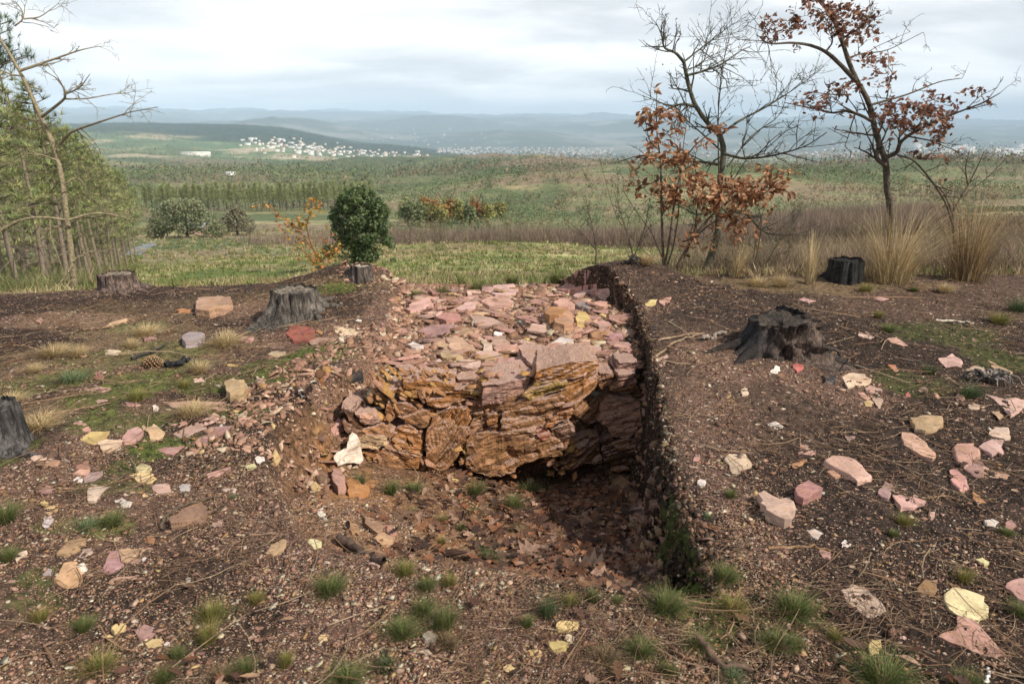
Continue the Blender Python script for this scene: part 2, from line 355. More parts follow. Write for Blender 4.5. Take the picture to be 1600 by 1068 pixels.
def mat_ground():
    m, t, b = new_mat('ground'); l = t.links.new
    tcn = t.nodes.new('ShaderNodeTexCoord'); co = tcn.outputs['Object']
    a = t.nodes.new('ShaderNodeVertexColor'); a.layer_name = 'Col'
    def attr(n):
        x = t.nodes.new('ShaderNodeAttribute'); x.attribute_name = n; return x.outputs['Fac']
    chip = attr('chip'); near = attr('near')
    nz = N(t, 'ShaderNodeTexNoise', Scale=24., Detail=7., Roughness=.7); l(co, nz.inputs['Vector'])
    nf = N(t, 'ShaderNodeTexNoise', Scale=.35, Detail=8., Roughness=.72); l(co, nf.inputs['Vector'])
    fn = mapr(t, nz.outputs[0], .32, .68, .28, 1.65); ff = mapr(t, nf.outputs[0], .32, .68, .62, 1.4)
    mixf = t.nodes.new('ShaderNodeMix'); l(near, mixf.inputs[0]); l(ff, mixf.inputs[2]); l(fn, mixf.inputs[3])
    sc = t.nodes.new('ShaderNodeVectorMath'); sc.operation = 'SCALE'; l(a.outputs[0], sc.inputs[0]); l(mixf.outputs[0], sc.inputs[3])
    cur = sc.outputs[0]; hs = []
    for scale, rad, thr in ((34., .42, 1.0), (85., .42, 1.15), (190., .45, 1.25)):
        v = N(t, 'ShaderNodeTexVoronoi', Scale=scale, Randomness=1.0)
        vm = t.nodes.new('ShaderNodeMapping'); l(co, vm.inputs[0]); vm.inputs['Scale'].default_value = (.75, 1.25, 1.4); vm.inputs['Rotation'].default_value = (.0, .0, scale)
        l(vm.outputs[0], v.inputs['Vector'])
        sp = t.nodes.new('ShaderNodeSeparateColor'); l(v.outputs['Color'], sp.inputs[0])
        th = math_node(t, 'MULTIPLY', chip, thr)
        on = math_node(t, 'LESS_THAN', sp.outputs[0], th)
        inside = mapr(t, v.outputs['Distance'], rad, rad - .06)
        fac = math_node(t, 'MULTIPLY', math_node(t, 'MULTIPLY', on, inside), near)
        rp = t.nodes.new('ShaderNodeValToRGB'); rp.color_ramp.interpolation = 'CONSTANT'; e = rp.color_ramp.elements
        cols = [(0, (.15, .088, .062)), (.2, (.27, .155, .115)), (.4, (.36, .225, .17)), (.55, (.20, .11, .078)), (.7, (.42, .305, .215)), (.82, (.30, .17, .08)), (.92, (.50, .40, .32))]
        e[0].position = 0; e[0].color = (*cols[0][1], 1); e[1].position = cols[1][0]; e[1].color = (*cols[1][1], 1)
        for p, c in cols[2:]:
            q = e.new(p); q.color = (*c, 1)
        l(sp.outputs[1], rp.inputs[0])
        cur = mixc(t, fac, cur, rp.outputs[0]); hs.append(math_node(t, 'MULTIPLY', fac, 2.0 / scale))
    l(cur, b.inputs['Base Color']); b.inputs['Roughness'].default_value = .92; b.inputs['Specular IOR Level'].default_value = .2
    h = math_node(t, 'ADD', math_node(t, 'ADD', hs[0], hs[1]), math_node(t, 'ADD', hs[2], math_node(t, 'MULTIPLY', nz.outputs[0], .05)))
    bp = t.nodes.new('ShaderNodeBump'); bp.inputs['Strength'].default_value = .8; bp.inputs['Distance'].default_value = .35
    l(math_node(t, 'MULTIPLY', h, near), bp.inputs['Height']); l(bp.outputs[0], b.inputs['Normal'])
    return m
M_GROUND = mat_ground()

# ------------------------------------------------------------------ terrain zones (base colour, trench shadow included)
def patches(txt):
    out = []
    for s in txt.split(';'):
        v = [float(q) for q in s.split(',')]
        out.append(v)
    A = np.array(out); c = ground_at(A[:, 0], A[:, 1]); e = ground_at(A[:, 0] + A[:, 2], A[:, 1]); f = ground_at(A[:, 0], A[:, 1] - A[:, 3])
    rx = np.abs(e[:, 0] - c[:, 0]); ry = np.abs(f[:, 1] - c[:, 1])
    return [(c[i, 0], c[i, 1], min(rx[i], 1.5), min(max(ry[i], .05), .8), A[i, 4]) for i in range(len(A)) if c[i, 1] < 8]
def patch_mask(x, y, P):
    m = np.zeros_like(x)
    w = (fbm(x, y, 6., 4, 91) - .5) * 1.1 + (fbm(x, y, 30., 2, 92) - .5) * .5
    for cx, cy, rx, ry, a in P:
        d = 1 - np.sqrt(((x - cx) / rx) ** 2 + ((y - cy) / ry) ** 2)
        m = np.maximum(m, a * sstep(-.05, .35, d + w * .7))
    return m
MOSS = patches('180,560,120,16,.45;260,545,90,14,.5;330,600,60,16,.6;380,640,60,12,.5;60,600,80,20,.55;200,660,110,16,.5;430,590,50,14,.8;520,450,60,10,.7;180,760,80,16,.4;60,940,70,20,.35;340,960,60,20,.35;640,980,80,24,.35;1230,970,70,24,.3;1110,960,60,30,.5;1420,600,80,24,.35;230,595,75,22,.8;110,590,70,20,.6;160,620,80,16,.7;500,548,70,14,1;430,570,60,12,.6;150,650,40,25,.7;240,700,50,22,.8;190,730,40,15,.5;300,690,40,10,.6;110,820,60,14,.5;170,825,40,20,.7;60,900,40,20,.5;20,710,30,30,.6;1090,910,25,60,.8;1060,800,16,60,.5;1480,520,100,20,.35;1560,560,60,25,.4;300,570,40,10,.5;220,510,60,10,.4')
GRAV = patches('570,850,140,90,.75;470,830,90,60,.6;520,630,60,50,.8;560,560,50,35,.7;500,520,110,22,.8;600,950,200,80,.55;760,900,120,60,.8;850,1000,250,60,.55;1290,590,90,60,.55;1130,560,80,40,.6;1120,740,50,120,.5;1110,640,60,60,.4;90,500,120,14,.6;420,480,60,18,.6;600,500,60,60,.6;280,800,200,80,.35;1000,480,80,20,.4;80,720,120,60,.4;700,1040,500,40,.45;1180,840,50,60,.5')
OCH = patches('540,770,45,40,1;520,735,30,30,.9;600,790,60,20,.7;700,850,120,20,.5;560,840,40,20,.5;505,690,25,40,.5')
STRAW = patches('160,500,140,16,.6;260,560,120,20,.5;120,560,150,30,.6;220,520,110,18,.7;330,540,90,14,.6;60,640,90,20,.5;280,640,80,14,.5;300,480,200,20,.35;1250,445,250,12,.7;470,450,200,10,.6')
DARK = patches('450,500,60,25,.8;520,580,60,25,.9;1210,540,110,60,.6;30,700,50,60,.7;1070,480,120,50,.45;970,420,60,16,.6;470,720,40,60,.7;1250,750,250,200,.35;300,900,300,80,.4;1500,760,200,150,.35;1000,520,30,80,.9')
def lerp(a, b, m): return a * (1 - m[..., None]) + np.asarray(b) * m[..., None]
def zones(x, y, z):
    n = x.size
    c = np.empty((n, 3)); c[:] = (.052, .034, .024)
    f = fbm(x, y, .8, 4, 71); c = lerp(c, (.028, .018, .013), sstep(.40, .58, f)); c = lerp(c, (.082, .051, .036), sstep(.5, .36, f) * .6)
    chip = (.13 + .16 * sstep(.4, .6, fbm(x, y, 1.6, 3, 72))) * (1 - .45 * sstep(.9, 1.6, x))
    near = y < 10
    idx = np.where(near)[0]; xs, ys, zs = x[idx], y[idx], z[idx]
    mo, gr, stw, dk = (patch_mask(xs, ys, P) for P in (MOSS, GRAV, STRAW, DARK))
    cc = c[idx]; ch = chip[idx]
    cc = lerp(cc, (.18, .098, .074), gr * .6); ch = ch + gr * .55
    cc = lerp(cc, (.24, .17, .085), stw * .55); cc = lerp(cc, (.035, .024, .021), dk * .75); ch = ch * (1 - .5 * dk)
    # the trench: rocky shelf, ochre floor, dark litter, wall shadow painted in at right
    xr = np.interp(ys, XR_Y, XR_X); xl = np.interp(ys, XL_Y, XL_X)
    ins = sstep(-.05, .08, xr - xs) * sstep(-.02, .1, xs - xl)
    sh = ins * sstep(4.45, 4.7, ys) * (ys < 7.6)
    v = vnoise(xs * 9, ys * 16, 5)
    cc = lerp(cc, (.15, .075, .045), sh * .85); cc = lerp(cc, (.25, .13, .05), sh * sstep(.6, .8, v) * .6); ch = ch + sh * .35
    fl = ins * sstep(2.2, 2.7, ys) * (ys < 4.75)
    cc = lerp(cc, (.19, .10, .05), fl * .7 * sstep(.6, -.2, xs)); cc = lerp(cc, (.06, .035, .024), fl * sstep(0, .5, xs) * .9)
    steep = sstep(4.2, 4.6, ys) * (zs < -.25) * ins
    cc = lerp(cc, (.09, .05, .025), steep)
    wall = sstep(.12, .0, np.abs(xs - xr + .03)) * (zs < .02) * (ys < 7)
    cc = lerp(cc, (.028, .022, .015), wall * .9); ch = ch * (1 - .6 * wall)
    cc = lerp(cc, (.30, .145, .055), patch_mask(xs, ys, OCH) * .75)
    cc = lerp(cc, (.085, .115, .02), mo * .85); ch = ch * (1 - .75 * mo)
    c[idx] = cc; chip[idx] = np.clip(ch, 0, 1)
    # beyond the crest
    u = x / np.maximum(y, 1)
    t = sstep(7.6, 9.5, y + (fbm(x, y, .7, 3, 73) - .5) * 2.5)
    g1 = fbm(x, y, .16, 5, 74, .6)
    gr = np.empty((n, 3)); gr[:] = (.19, .205, .07); gr = lerp(gr, (.36, .30, .16), sstep(.5, .66, fbm(x, y * 2.4, .35, 4, 75, .6))); gr = lerp(gr, (.09, .13, .035), sstep(.52, .64, g1))
    gr = lerp(gr, (.17, .10, .07), sstep(.56, .66, fbm(x, y, .1, 4, 76)) * .5)
    gr = lerp(gr, (.16, .10, .07), sstep(.28, .45, u) * sstep(60, 20, y) * .8)       # heath on the right
    c = lerp(c, gr, t)
    # woodland floor and heath further off
    t2 = sstep(48, 60, y + (fbm(x, y, .05, 3, 77) - .5) * 20)
    mid = np.empty((n, 3)); mid[:] = (.17, .175, .085)
    a = fbm(x, y, 1 / 38., 4, 78, .55); mid = lerp(mid, (.20, .16, .10), sstep(.5, .58, a)); mid = lerp(mid, (.27, .235, .13), sstep(.58, .66, fbm(x, y * 1.5, 1 / 25., 4, 79, .6)))
    mid = lerp(mid, (.095, .12, .055), sstep(.55, .6, fbm(x, y, 1 / 60., 3, 80)))
    c = lerp(c, mid, t2)
    t3 = sstep(350, 600, y)
    far = np.empty((n, 3)); far[:] = (.075, .10, .05)
    a = fbm(x, y, 1 / 210., 5, 81, .6); b2 = fbm(x, y * 1.3, 1 / 330., 4, 82, .6)
    far = lerp(far, (.20, .20, .10), sstep(.5, .56, a)); far = lerp(far, (.18, .145, .10), sstep(.54, .6, b2)); far = lerp(far, (.32, .27, .17), sstep(.62, .68, a))
    c = lerp(c, far, t3)
    # sunlit farmland on the left slope, dark wooded ridge above it
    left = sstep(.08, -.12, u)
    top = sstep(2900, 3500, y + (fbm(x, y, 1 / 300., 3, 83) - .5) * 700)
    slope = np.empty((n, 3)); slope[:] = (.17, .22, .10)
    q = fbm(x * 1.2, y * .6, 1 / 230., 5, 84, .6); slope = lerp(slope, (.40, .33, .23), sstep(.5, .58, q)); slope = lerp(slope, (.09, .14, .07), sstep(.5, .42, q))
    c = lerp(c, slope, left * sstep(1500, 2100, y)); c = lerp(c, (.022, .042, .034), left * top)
    dist = sstep(5000, 6500, y); blue = np.empty((n, 3)); blue[:] = (.07, .09, .07)
    blue = lerp(blue, (.20, .20, .17), sstep(.55, .7, fbm(x, y, 1 / 900., 5, 85, .65)) * .8)
    c = lerp(c, blue, dist)
    return c, chip, sstep(30, 9, y)

# ------------------------------------------------------------------ the ground sheet
def build_ground():
    uf = np.linspace(-1.02, 1.02, 980); side = 1.02 + (np.linspace(0, 1, 40)[1:] ** 1.6) * 3.0
    U = np.concatenate([-side[::-1], uf, side])
    Y = [-8., -5, -3, -1.5, -.5, 0, .3, .6, .85]; y = 1.0
    while y < 26500:
        Y.append(y); y *= 1.0033 if y < 9 else (1.009 if y < 110 else 1.014)
    Y = np.array(Y)
    yy, uu = np.meshgrid(Y, U, indexing='ij'); xx = uu * np.maximum(yy, 1.2)
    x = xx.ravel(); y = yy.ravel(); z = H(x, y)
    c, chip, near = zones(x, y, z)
    # ragged undercut: push steep trench walls sideways a little so they are not a smooth curtain
    n, m = yy.shape
    Z = z.reshape(n, m); gx = np.gradient(Z, axis=1) / np.maximum(np.gradient(xx, axis=1), 1e-4)
    st = sstep(1.2, 4, np.abs(gx)).ravel() * (y < 7.5)
    x2 = x + st * ((fbm(y * 1.0, z * 1.6, 9., 4, 95, .6) - .5) * .12)
    st2 = (y < 6) * (z < -.2) * sstep(3.3, 4.2, y)
    V = np.stack([x2, y, z], -1)
    i = (np.arange(n - 1)[:, None] * m + np.arange(m - 1)[None]).ravel()
    F = np.stack([i, i + 1, i + m + 1, i + m], -1)
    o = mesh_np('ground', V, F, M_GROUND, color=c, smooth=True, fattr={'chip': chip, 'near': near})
    tag(o, kind='structure')
build_ground()
# ------------------------------------------------------------------ stones traced one by one
CROP = {'A': (0, 580, 4), 'B': (0, 801, 4), 'C': (400, 801, 4), 'D': (800, 801, 4), 'E': (1200, 801, 4), 'F': (1200, 570, 4), 'G': (1000, 430, 4),
        'H': (1000, 640, 4), 'J': (480, 540, 4), 'K': (760, 500, 5.333), 'L': (600, 430, 5.333), 'M': (400, 430, 5.333), 'N': (800, 640, 3.561),
        'O': (820, 390, 5.333), 'Q': (0, 400, 4)}
PAL = {'p': (.42, .235, .195), 'm': (.33, .20, .18), 'c': (.54, .41, .30), 't': (.44, .29, .18), 'h': (.36, .20, .15), 'y': (.52, .38, .17), 'w': (.62, .54, .49), 'r': (.34, .11, .08),
       'o': (.38, .19, .09), 'b': (.25, .135, .085), 'g': (.31, .27, .25), 'l': (.55, .48, .27), 'k': (.03, .028, .028), 'd': (.16, .085, .055), 'e': (.38, .22, .13), 'q': (.50, .33, .27)}
STONES = '''A|p|2.5|pink pointed slab above the mossy patch on the left slope|520,108 600,84 690,105 640,132 560,140
A|t|9|blocky banded tan and white boulder beside the left bank of the trench|1395,78 1450,56 1530,64 1562,120 1520,168 1430,180 1395,145
A|c|1.5|small square cream stone left of the banded tan boulder|1212,48 1240,38 1285,42 1285,70 1220,70
A|p|1.5|small pale pink chunk below the pink pointed slab|600,185 630,165 670,180 655,205 615,205
A|p|1.5|long thin pink sliver between the pale pink chunk and the round pebble|775,190 830,192 870,210 800,216
A|w|2|round whitish pebble right of the thin pink sliver|948,215 970,205 992,218 980,240 955,238
A|p|2|long low pink ledge under a mat of dry grass|1010,190 1200,180 1440,190 1430,240 1240,235 1080,225
A|m|1.5|mauve triangular stone under the banded tan boulder|1460,200 1520,178 1525,215 1490,245 1465,230
A|p|2|rose block at the left end of the row of slabs on the slope|1065,325 1100,285 1165,278 1172,325 1110,358 1070,350
A|m|2.5|long mauve red slab in the middle of the row of slabs|1085,390 1240,303 1290,350 1140,418
A|q|2.5|pale pink wedge at the upper right of the row of slabs|1255,305 1340,255 1382,290 1290,340
A|m|2.5|grey mauve kite shaped slab at the right of the row of slabs|1268,385 1310,350 1460,340 1395,375 1330,420
A|q|1.5|small pale triangular stone pointing down near the grey mauve kite slab|1470,385 1535,380 1515,435
A|p|2|pink slab bent into the grass stems, right of the tan and yellow pair|775,400 800,360 860,345 905,372 840,440 780,450
A|y|2.5|tan and yellow arrow shaped slab, left of the row of slabs|495,425 560,378 685,374 650,440 560,450
A|c|2.5|cream and pink broken slab touching the yellow arrow shaped slab|605,440 660,425 765,430 740,470 640,490
A|p|2|pink triangular stone above the yellow arrow shaped slab|465,320 520,330 565,368 470,372
A|p|2|pink bow tie shaped stone in the moss below the row of slabs|975,480 1040,462 1150,465 1100,505 1080,528 1020,510
A|t|1.5|flat brown tan flake half buried among stems by the row of slabs|890,340 960,330 1040,380 1010,430 940,420
A|m|1.5|small mauve block below the grey mauve kite slab|1240,420 1290,398 1330,420 1280,450 1245,448
A|p|1.5|rose stone leaning at the far right of the row of slabs|1490,290 1560,285 1595,320 1560,345 1500,325
A|b|1.5|dull brown pink stone over the mauve oblong on the left slope|475,590 540,560 555,590 490,612
A|m|2.5|mauve pink oblong stone beside a small white block|525,665 560,635 640,622 645,645 590,685 530,695
A|w|2|small white block touching the mauve pink oblong|450,680 480,658 520,658 512,695 460,700
A|p|1.5|flat pale pink flake just above the mauve pink oblong|460,640 500,615 555,615 545,640
A|y|2.5|yellow boat shaped slab lying on bare soil at the left|800,650 850,632 945,632 980,670 950,695 880,695
A|l|2|small yellow lump sitting just behind the yellow boat shaped slab|850,600 880,575 940,590 925,625 870,628
A|q|2.5|pale pink square stone below the yellow boat shaped slab|950,715 990,702 1060,702 1070,755 990,765 960,740
A|g|2|pale grey stone to the right of the pale pink square stone|1112,720 1140,700 1190,705 1180,735 1130,745
A|c|3|cream and brown veined wedge standing above a grass tuft|552,770 570,705 680,720 620,780 590,808 555,805
A|w|2|white lens shaped stone right of the veined wedge|710,805 760,788 825,815 800,845 760,832
A|y|1.2|small round yellow pebble below the pale pink square stone|885,775 905,758 930,772 920,793 895,790
A|y|2|bright orange yellow pebble on the left edge of the slope|272,870 300,838 360,840 350,875 310,892 280,885
A|y|1.5|ochre pebble touching the bright orange yellow pebble|248,820 280,805 308,818 295,840 260,838
A|w|3|white rounded stone below the two ochre pebbles|258,950 275,905 330,895 342,930 300,975 265,970
A|p|3|pink bar shaped stone lying on dark soil left of the trench|1292,640 1440,592 1460,628 1300,662
A|l|1.5|pale yellow oblong chip above the pink bar shaped stone|1502,590 1590,572 1605,595 1540,608
A|c|1.5|cream arrowhead stone below the pink bar shaped stone|1390,735 1440,730 1500,708 1500,740 1450,770 1430,765
A|b|6|large brown and white streaked block, biggest stone on the left slope|1025,945 1200,848 1270,820 1310,895 1290,925 1120,975 1040,985
A|q|2|white pink square chip right of the streaked brown block|1312,940 1350,940 1390,925 1388,970 1320,965
A|w|1.5|bright white bluish chip by the trench rim on the left|1590,545 1610,525 1650,530 1660,560 1620,575
A|m|1.5|pinkish mauve flake on the left edge below the charred stump|248,590 320,552 368,560 340,590
A|q|1.5|pale tan flake left of the pinkish mauve flake|195,540 230,512 285,520 288,552 215,558
A|m|1.5|flat pink brown stone above the ochre pebbles|248,745 300,715 320,730 305,758
A|c|2|long pale chip of wood-like stone beside the charred stump at the left edge|120,360 140,355 180,420 155,420
A|p|1.5|small pink chunk below the grassy patch at lower left|530,950 580,930 610,940 590,970 545,972
B|e|3|ochre and grey leaf shaped slab at lower left|360,250 420,175 500,155 535,160 490,225 420,255
B|c|2|pale tan stone touching the ochre leaf shaped slab|495,270 520,225 570,222 580,245 530,275
B|t|4|large tan and pink flat slab at lower left|340,410 400,310 480,305 500,400 490,440 420,448
B|w|2|small white angular stone against the large tan and pink slab|485,325 520,318 528,355 490,365
B|g|2|grey green pebble left of the large tan and pink slab|262,385 300,340 328,350 320,395
B|c|2|cream stone by the leafy weed at lower left|92,285 115,245 170,228 178,250 130,285 100,305
B|t|2.5|pale tan triangular slab at lower left with a pink stone under it|735,225 800,218 920,222 860,270 795,305 760,300
B|m|2.5|mauve pink split stone under the pale tan triangular slab|640,340 690,240 735,235 740,290 770,325 700,360 650,355
B|m|2|small mauve stone right of the split mauve pink stone|805,315 850,280 885,285 870,310 820,322
B|w|1.5|small white lilac pebble right of the pale tan triangular slab|875,295 905,262 925,280 905,308 880,310
B|p|1.5|long pale pink flake on dark soil at lower left|675,435 720,400 860,395 850,415 760,425 700,450
B|m|2.5|mauve five sided flat stone near the bottom left|842,730 900,695 965,715 972,750 900,778 862,765
B|y|2|yellow pebble next to the mauve five sided stone|702,715 740,690 785,700 780,730 720,738
B|y|1.5|small pale yellow pebble below the yellow pebble at bottom left|652,775 685,755 712,768 695,785
B|y|2|ochre knobbly stone below the mauve five sided stone|915,815 950,795 1005,790 1000,835 930,838
B|w|1.5|white oval pebble right of the ochre knobbly stone|1022,818 1040,806 1060,815 1055,828 1030,830
B|g|2|bluish grey pebble on the dark soil at lower left|1158,405 1175,390 1195,405 1190,435 1165,435
B|b|2|rust pink flake above the dark soil at lower left|900,160 940,140 965,165 950,190 910,185
B|c|1.2|small square cream chip on a straw stem at lower left|712,155 745,153 740,178 715,178
C|t|1.5|thin grey and ochre shard standing in the soil left of the trench mouth|60,250 100,200 165,165 188,180 160,240 110,258
C|l|1.5|pale yellow oval chip in the gravel left of the trench mouth|300,185 340,172 415,180 410,205 330,208
C|t|3|tan square slab at the trench mouth with orange edge|728,158 790,122 865,150 850,175 785,198
C|b|5|brown rock half buried behind the tan square slab|668,20 740,30 800,95 760,125 700,80
C|p|2|pink flat stone behind the tan square slab|780,75 850,85 872,130 840,135
C|q|2|long pale shard lying in a dark rut at the trench mouth|640,262 700,265 775,310 765,345 710,310
C|c|2|cream stone half hidden behind a grass tuft in front of the trench|1200,395 1245,415 1312,462 1290,482 1200,460
C|c|2|pale tan square chip in the centre foreground gravel|685,560 735,545 765,570 730,588 695,582
C|c|2.5|white cream wedge beside the straw coloured grass tuft|1018,862 1080,852 1100,895 1080,918 1040,905
C|y|1.5|ochre chip in the gravel at the bottom centre left|392,765 430,760 440,790 400,800
C|g|2|grey brown flat stone between two grass tufts in the foreground|1045,760 1080,735 1130,755 1110,790 1060,785
C|e|2.5|orange flat stone at the left foot of the trench|590,60 640,70 640,110 600,120 575,90
C|w|1.5|white chip at the left trench shoulder above the gravel|385,0 430,5 440,50 410,30
C|l|1.2|tiny yellow chip in the foreground gravel behind the straw tuft|1260,565 1295,562 1300,592 1275,598
D|y|2|yellow crescent stone with a brown top in the centre foreground|270,710 290,672 350,668 415,680 400,712 340,728 290,728
D|c|1.8|round cream and pink pebble below the yellow crescent stone|325,765 355,750 388,768 385,800 345,802
D|y|2|yellow square stone with a brown stain in the centre foreground|230,805 300,798 350,812 330,845 255,855
D|y|2|plain yellow six sided stone in the centre foreground|80,865 120,848 180,858 188,895 140,910 95,905
D|y|1.5|ochre yellow pebble just behind the plain yellow six sided stone|68,815 95,797 125,815 115,835 80,832
D|p|2|pale pink wedge right of the yellow crescent stone|725,755 780,725 820,745 845,780 790,778
D|l|1.2|pale yellow star shaped chip near the bottom centre|680,990 700,950 742,955 740,975 700,988
D|y|1.5|yellow round stone cut by a stem at the bottom centre|-60,960 -10,935 30,975 10,1000 -40,990
E|w|2.5|white pinkish chip right of the trench below the brown boulder|235,100 290,95 350,125 310,165 265,140
E|w|1.5|small greenish white pebble on the right slope|455,185 480,165 520,195 495,212 460,208
E|q|1.5|small pink cream pebble right of the greenish white pebble|572,200 610,168 635,190 630,225 590,230
E|m|1.5|grey mauve oval pebble left of the greenish white pebble|320,240 345,222 385,245 380,280 340,270
E|q|3.5|long two tone slab, grey mauve at one end and orange cream at the other|455,480 520,440 600,455 650,510 740,610 700,645 620,655 560,610 490,545
E|l|4|large lemon yellow slab with scalloped edge near the right bottom|1100,510 1160,465 1240,475 1350,520 1382,620 1320,670 1230,650 1130,600 1105,560
E|p|3.5|large pink kite shaped slab at the bottom right|1060,770 1180,690 1180,640 1290,670 1350,730 1500,890 1440,912 1300,870
E|p|3.5|reddish pink slab cut off by the right edge of the photo|1480,460 1520,420 1620,400 1640,560 1560,535
E|b|4|brown knobbly stone left of the lemon yellow slab|930,470 980,415 1050,430 1055,480 1010,510 940,495
E|y|1.5|ochre yellow chip at the bottom right|625,830 650,795 700,795 695,880 650,890 630,860
E|q|1.5|pale orange chip with a white top at the bottom right|780,745 830,745 878,790 840,815 790,805
E|m|1.5|small pink triangle left of the large pink kite shaped slab|905,645 985,630 985,700 950,682
E|w|1.2|small white triangle above a grass tuft on the right|110,480 135,452 160,488
E|l|1.5|small pale yellow chip on the right slope|1300,290 1340,282 1378,305 1350,315
F|t|5|yellow green long stone with a dark hollow behind it|885,325 960,315 1085,322 1095,360 1060,390 985,410 920,395
F|p|4|long pink leaf shaped slab below the yellow green stone|835,415 900,425 960,455 1048,550 1030,585 960,565 850,495
F|p|4|large pink shield shaped slab at the right|1160,510 1180,490 1290,485 1315,525 1250,660 1230,650 1180,570
F|q|3|pale pink white slab right of the shield shaped slab|1320,510 1400,460 1480,465 1465,560 1440,545 1400,560
F|c|3|cream slab with an orange edge above the pale pink white slab|1380,425 1420,390 1500,390 1510,440 1480,462 1400,445
F|m|3|brown pink slab poking out from under the shield shaped slab|1240,660 1290,580 1340,600 1350,660 1345,700 1290,700
F|t|2.5|long tan sliver right of the brown pink slab|1345,625 1400,650 1520,690 1500,715 1420,705 1350,690
F|p|3|pink lozenge with black specks left of the brown pink slab|1130,650 1180,645 1240,700 1250,760 1200,785 1160,740
F|q|4|pink slab with stepped ends on the right slope|765,790 800,765 860,765 930,830 990,850 980,875 830,895
F|m|3|dark pink square block touching the stepped pink slab|690,800 730,730 785,745 745,832
F|q|5|long faceted pink and orange stone, the longest on the right slope|350,595 400,562 540,590 640,690 620,712 560,725 460,660 380,620
F|p|2|small pink flat stone in front of the long faceted stone|370,665 420,652 460,685 420,700
F|h|7|reddish cube like block on the right slope|160,790 260,725 370,790 330,815 225,868 180,845
F|q|7|big brown pink boulder with a white corner near the trench rim|-85,810 -30,790 40,835 80,855 130,850 178,880 175,1010 120,1010 60,985 -10,940 -60,885
F|p|3|pink block with dark pits on the right slope|180,520 205,485 285,490 305,540 270,565 185,550
F|o|2|orange pink triangular flake on the right slope|140,620 240,590 180,645 150,640
F|m|2|small pink square stone on the middle of the right slope|480,420 545,415 545,450 510,480 490,465
F|q|3|pale pink triangular slab with a yellow underside at the right edge|1350,180 1420,195 1610,225 1600,260 1520,310 1480,280 1430,235
F|w|2|pale chip above the pitted pink block|-5,365 45,350 98,385 60,405 20,395
F|c|3.5|pale cracked pink slab below the broken stump|455,75 520,48 600,55 640,105 600,130 540,125 500,140
F|q|2|pale tan stone at the foot of the cracked pink slab|608,140 650,130 715,155 700,182 620,165
F|q|2|pink cream triangular stone beside a yellow pebble|650,200 700,205 720,230 690,262
F|y|1.8|bright yellow pebble among the pink chips|600,235 625,222 655,235 640,250 610,252
F|p|2|dusty pink stone left of the pink cream triangle|562,170 600,170 640,205 620,220 575,195
F|r|2.5|bright red brick fragment at the foot of the broken stump|150,0 180,-12 220,0 215,30 185,45 155,20
F|o|3|orange brick fragment on the right slope|745,-5 790,0 820,35 805,50 770,20
F|r|1.5|small round red brick crumb on the right slope|858,180 875,166 892,178 885,198 862,198
F|m|1.5|small flat pink stone below the dark green weed|935,150 970,135 1010,145 1000,165 945,165
F|q|1.5|rounded pink pebble near the right edge|1255,250 1285,238 1320,255 1305,275 1265,275
F|m|1.5|grey pink pebble left of the dark green weed|1170,200 1190,178 1222,195 1215,220 1180,222
F|t|2|yellow brown chip under the triangular slab at the right edge|1400,290 1440,290 1475,325 1450,345
F|q|1.2|pink teardrop pebble below the stepped pink slab|1005,905 1025,895 1040,915 1020,950 1008,940
F|w|2.5|cluster of whitish bark like flakes at the right|1350,965 1400,960 1450,980 1420,1010 1370,1000
F|m|3|mauve grey lump beside the whitish flakes|1480,985 1520,965 1555,995 1520,1030 1490,1020
F|o|2|orange flake pair below the pink speckled lozenge|1280,790 1330,830 1370,860 1310,860 1280,840
H|c|4|squarish cream pink slab beside the trench on the right|525,310 560,275 655,275 692,330 690,365 600,400 575,395
H|p|2|small upright pink oblong chip near the trench rim|330,320 345,275 375,275 370,322
H|p|1.5|small pink chip touching the upright pink oblong|300,350 330,332 368,335 362,360 320,362
H|o|1.5|little orange cream pebble near the trench rim|412,200 430,188 460,200 445,222 425,218
H|w|2|whitish pebble right of the trench rim|355,450 375,430 410,440 405,470 370,470
G|c|2|pale oval stone on the right bank below the burnt root|628,720 650,695 688,705 670,740 640,745
G|y|2|yellow tan pebble left of the pale oval stone|530,765 565,742 590,765 580,790 545,785
G|w|3|white and brown chip below the broken stump|810,600 850,560 878,570 860,610 820,612
G|b|2.5|brown flat chip touching the white and brown chip|850,615 890,610 930,640 910,658 870,640
G|k|3|small charcoal lump on the right bank|1140,625 1180,605 1225,630 1215,665 1160,665
G|o|2|small orange cube on the rim right of the broken stump|1195,545 1215,525 1240,540 1228,558 1205,560
G|q|2|pale pink stone cluster right of the broken stump|1340,360 1400,350 1490,380 1440,400 1370,380
G|q|2|half buried grey chip on the trench rim with a twig over it|100,520 170,495 185,510 130,570 105,560
G|p|1.5|flat pink flake on the far right bank behind the stump|1460,145 1500,135 1560,148 1500,160
G|q|1.5|thin pink slab lying on top of the broken stump mound|985,150 1020,138 1105,160 1050,168
G|y|2|ochre block on the upper bank near the shelf end|30,180 70,150 110,150 90,185 45,195
G|p|2|pink block on the upper bank near the shelf end|120,165 140,140 195,135 180,165 150,185
F|q|4|broad pale pink slab beside the dark green weed on the right|1060,-45 1150,-70 1210,-30 1205,5 1110,15
F|c|3|cream knobbly slab right of the broad pale pink slab|1240,30 1290,5 1395,35 1385,65 1330,75 1260,65
F|t|3|long brown slab pointing to the right edge|1370,-30 1420,-10 1525,45 1500,60 1440,40
G|p|3|pink flat slab on the right bank above the orange brick fragment|1545,395 1600,390 1680,440 1640,440 1570,420
Q|e|10|big rusty block on the left crest|1200,300 1215,270 1330,262 1455,265 1465,300 1400,345 1300,365 1205,355
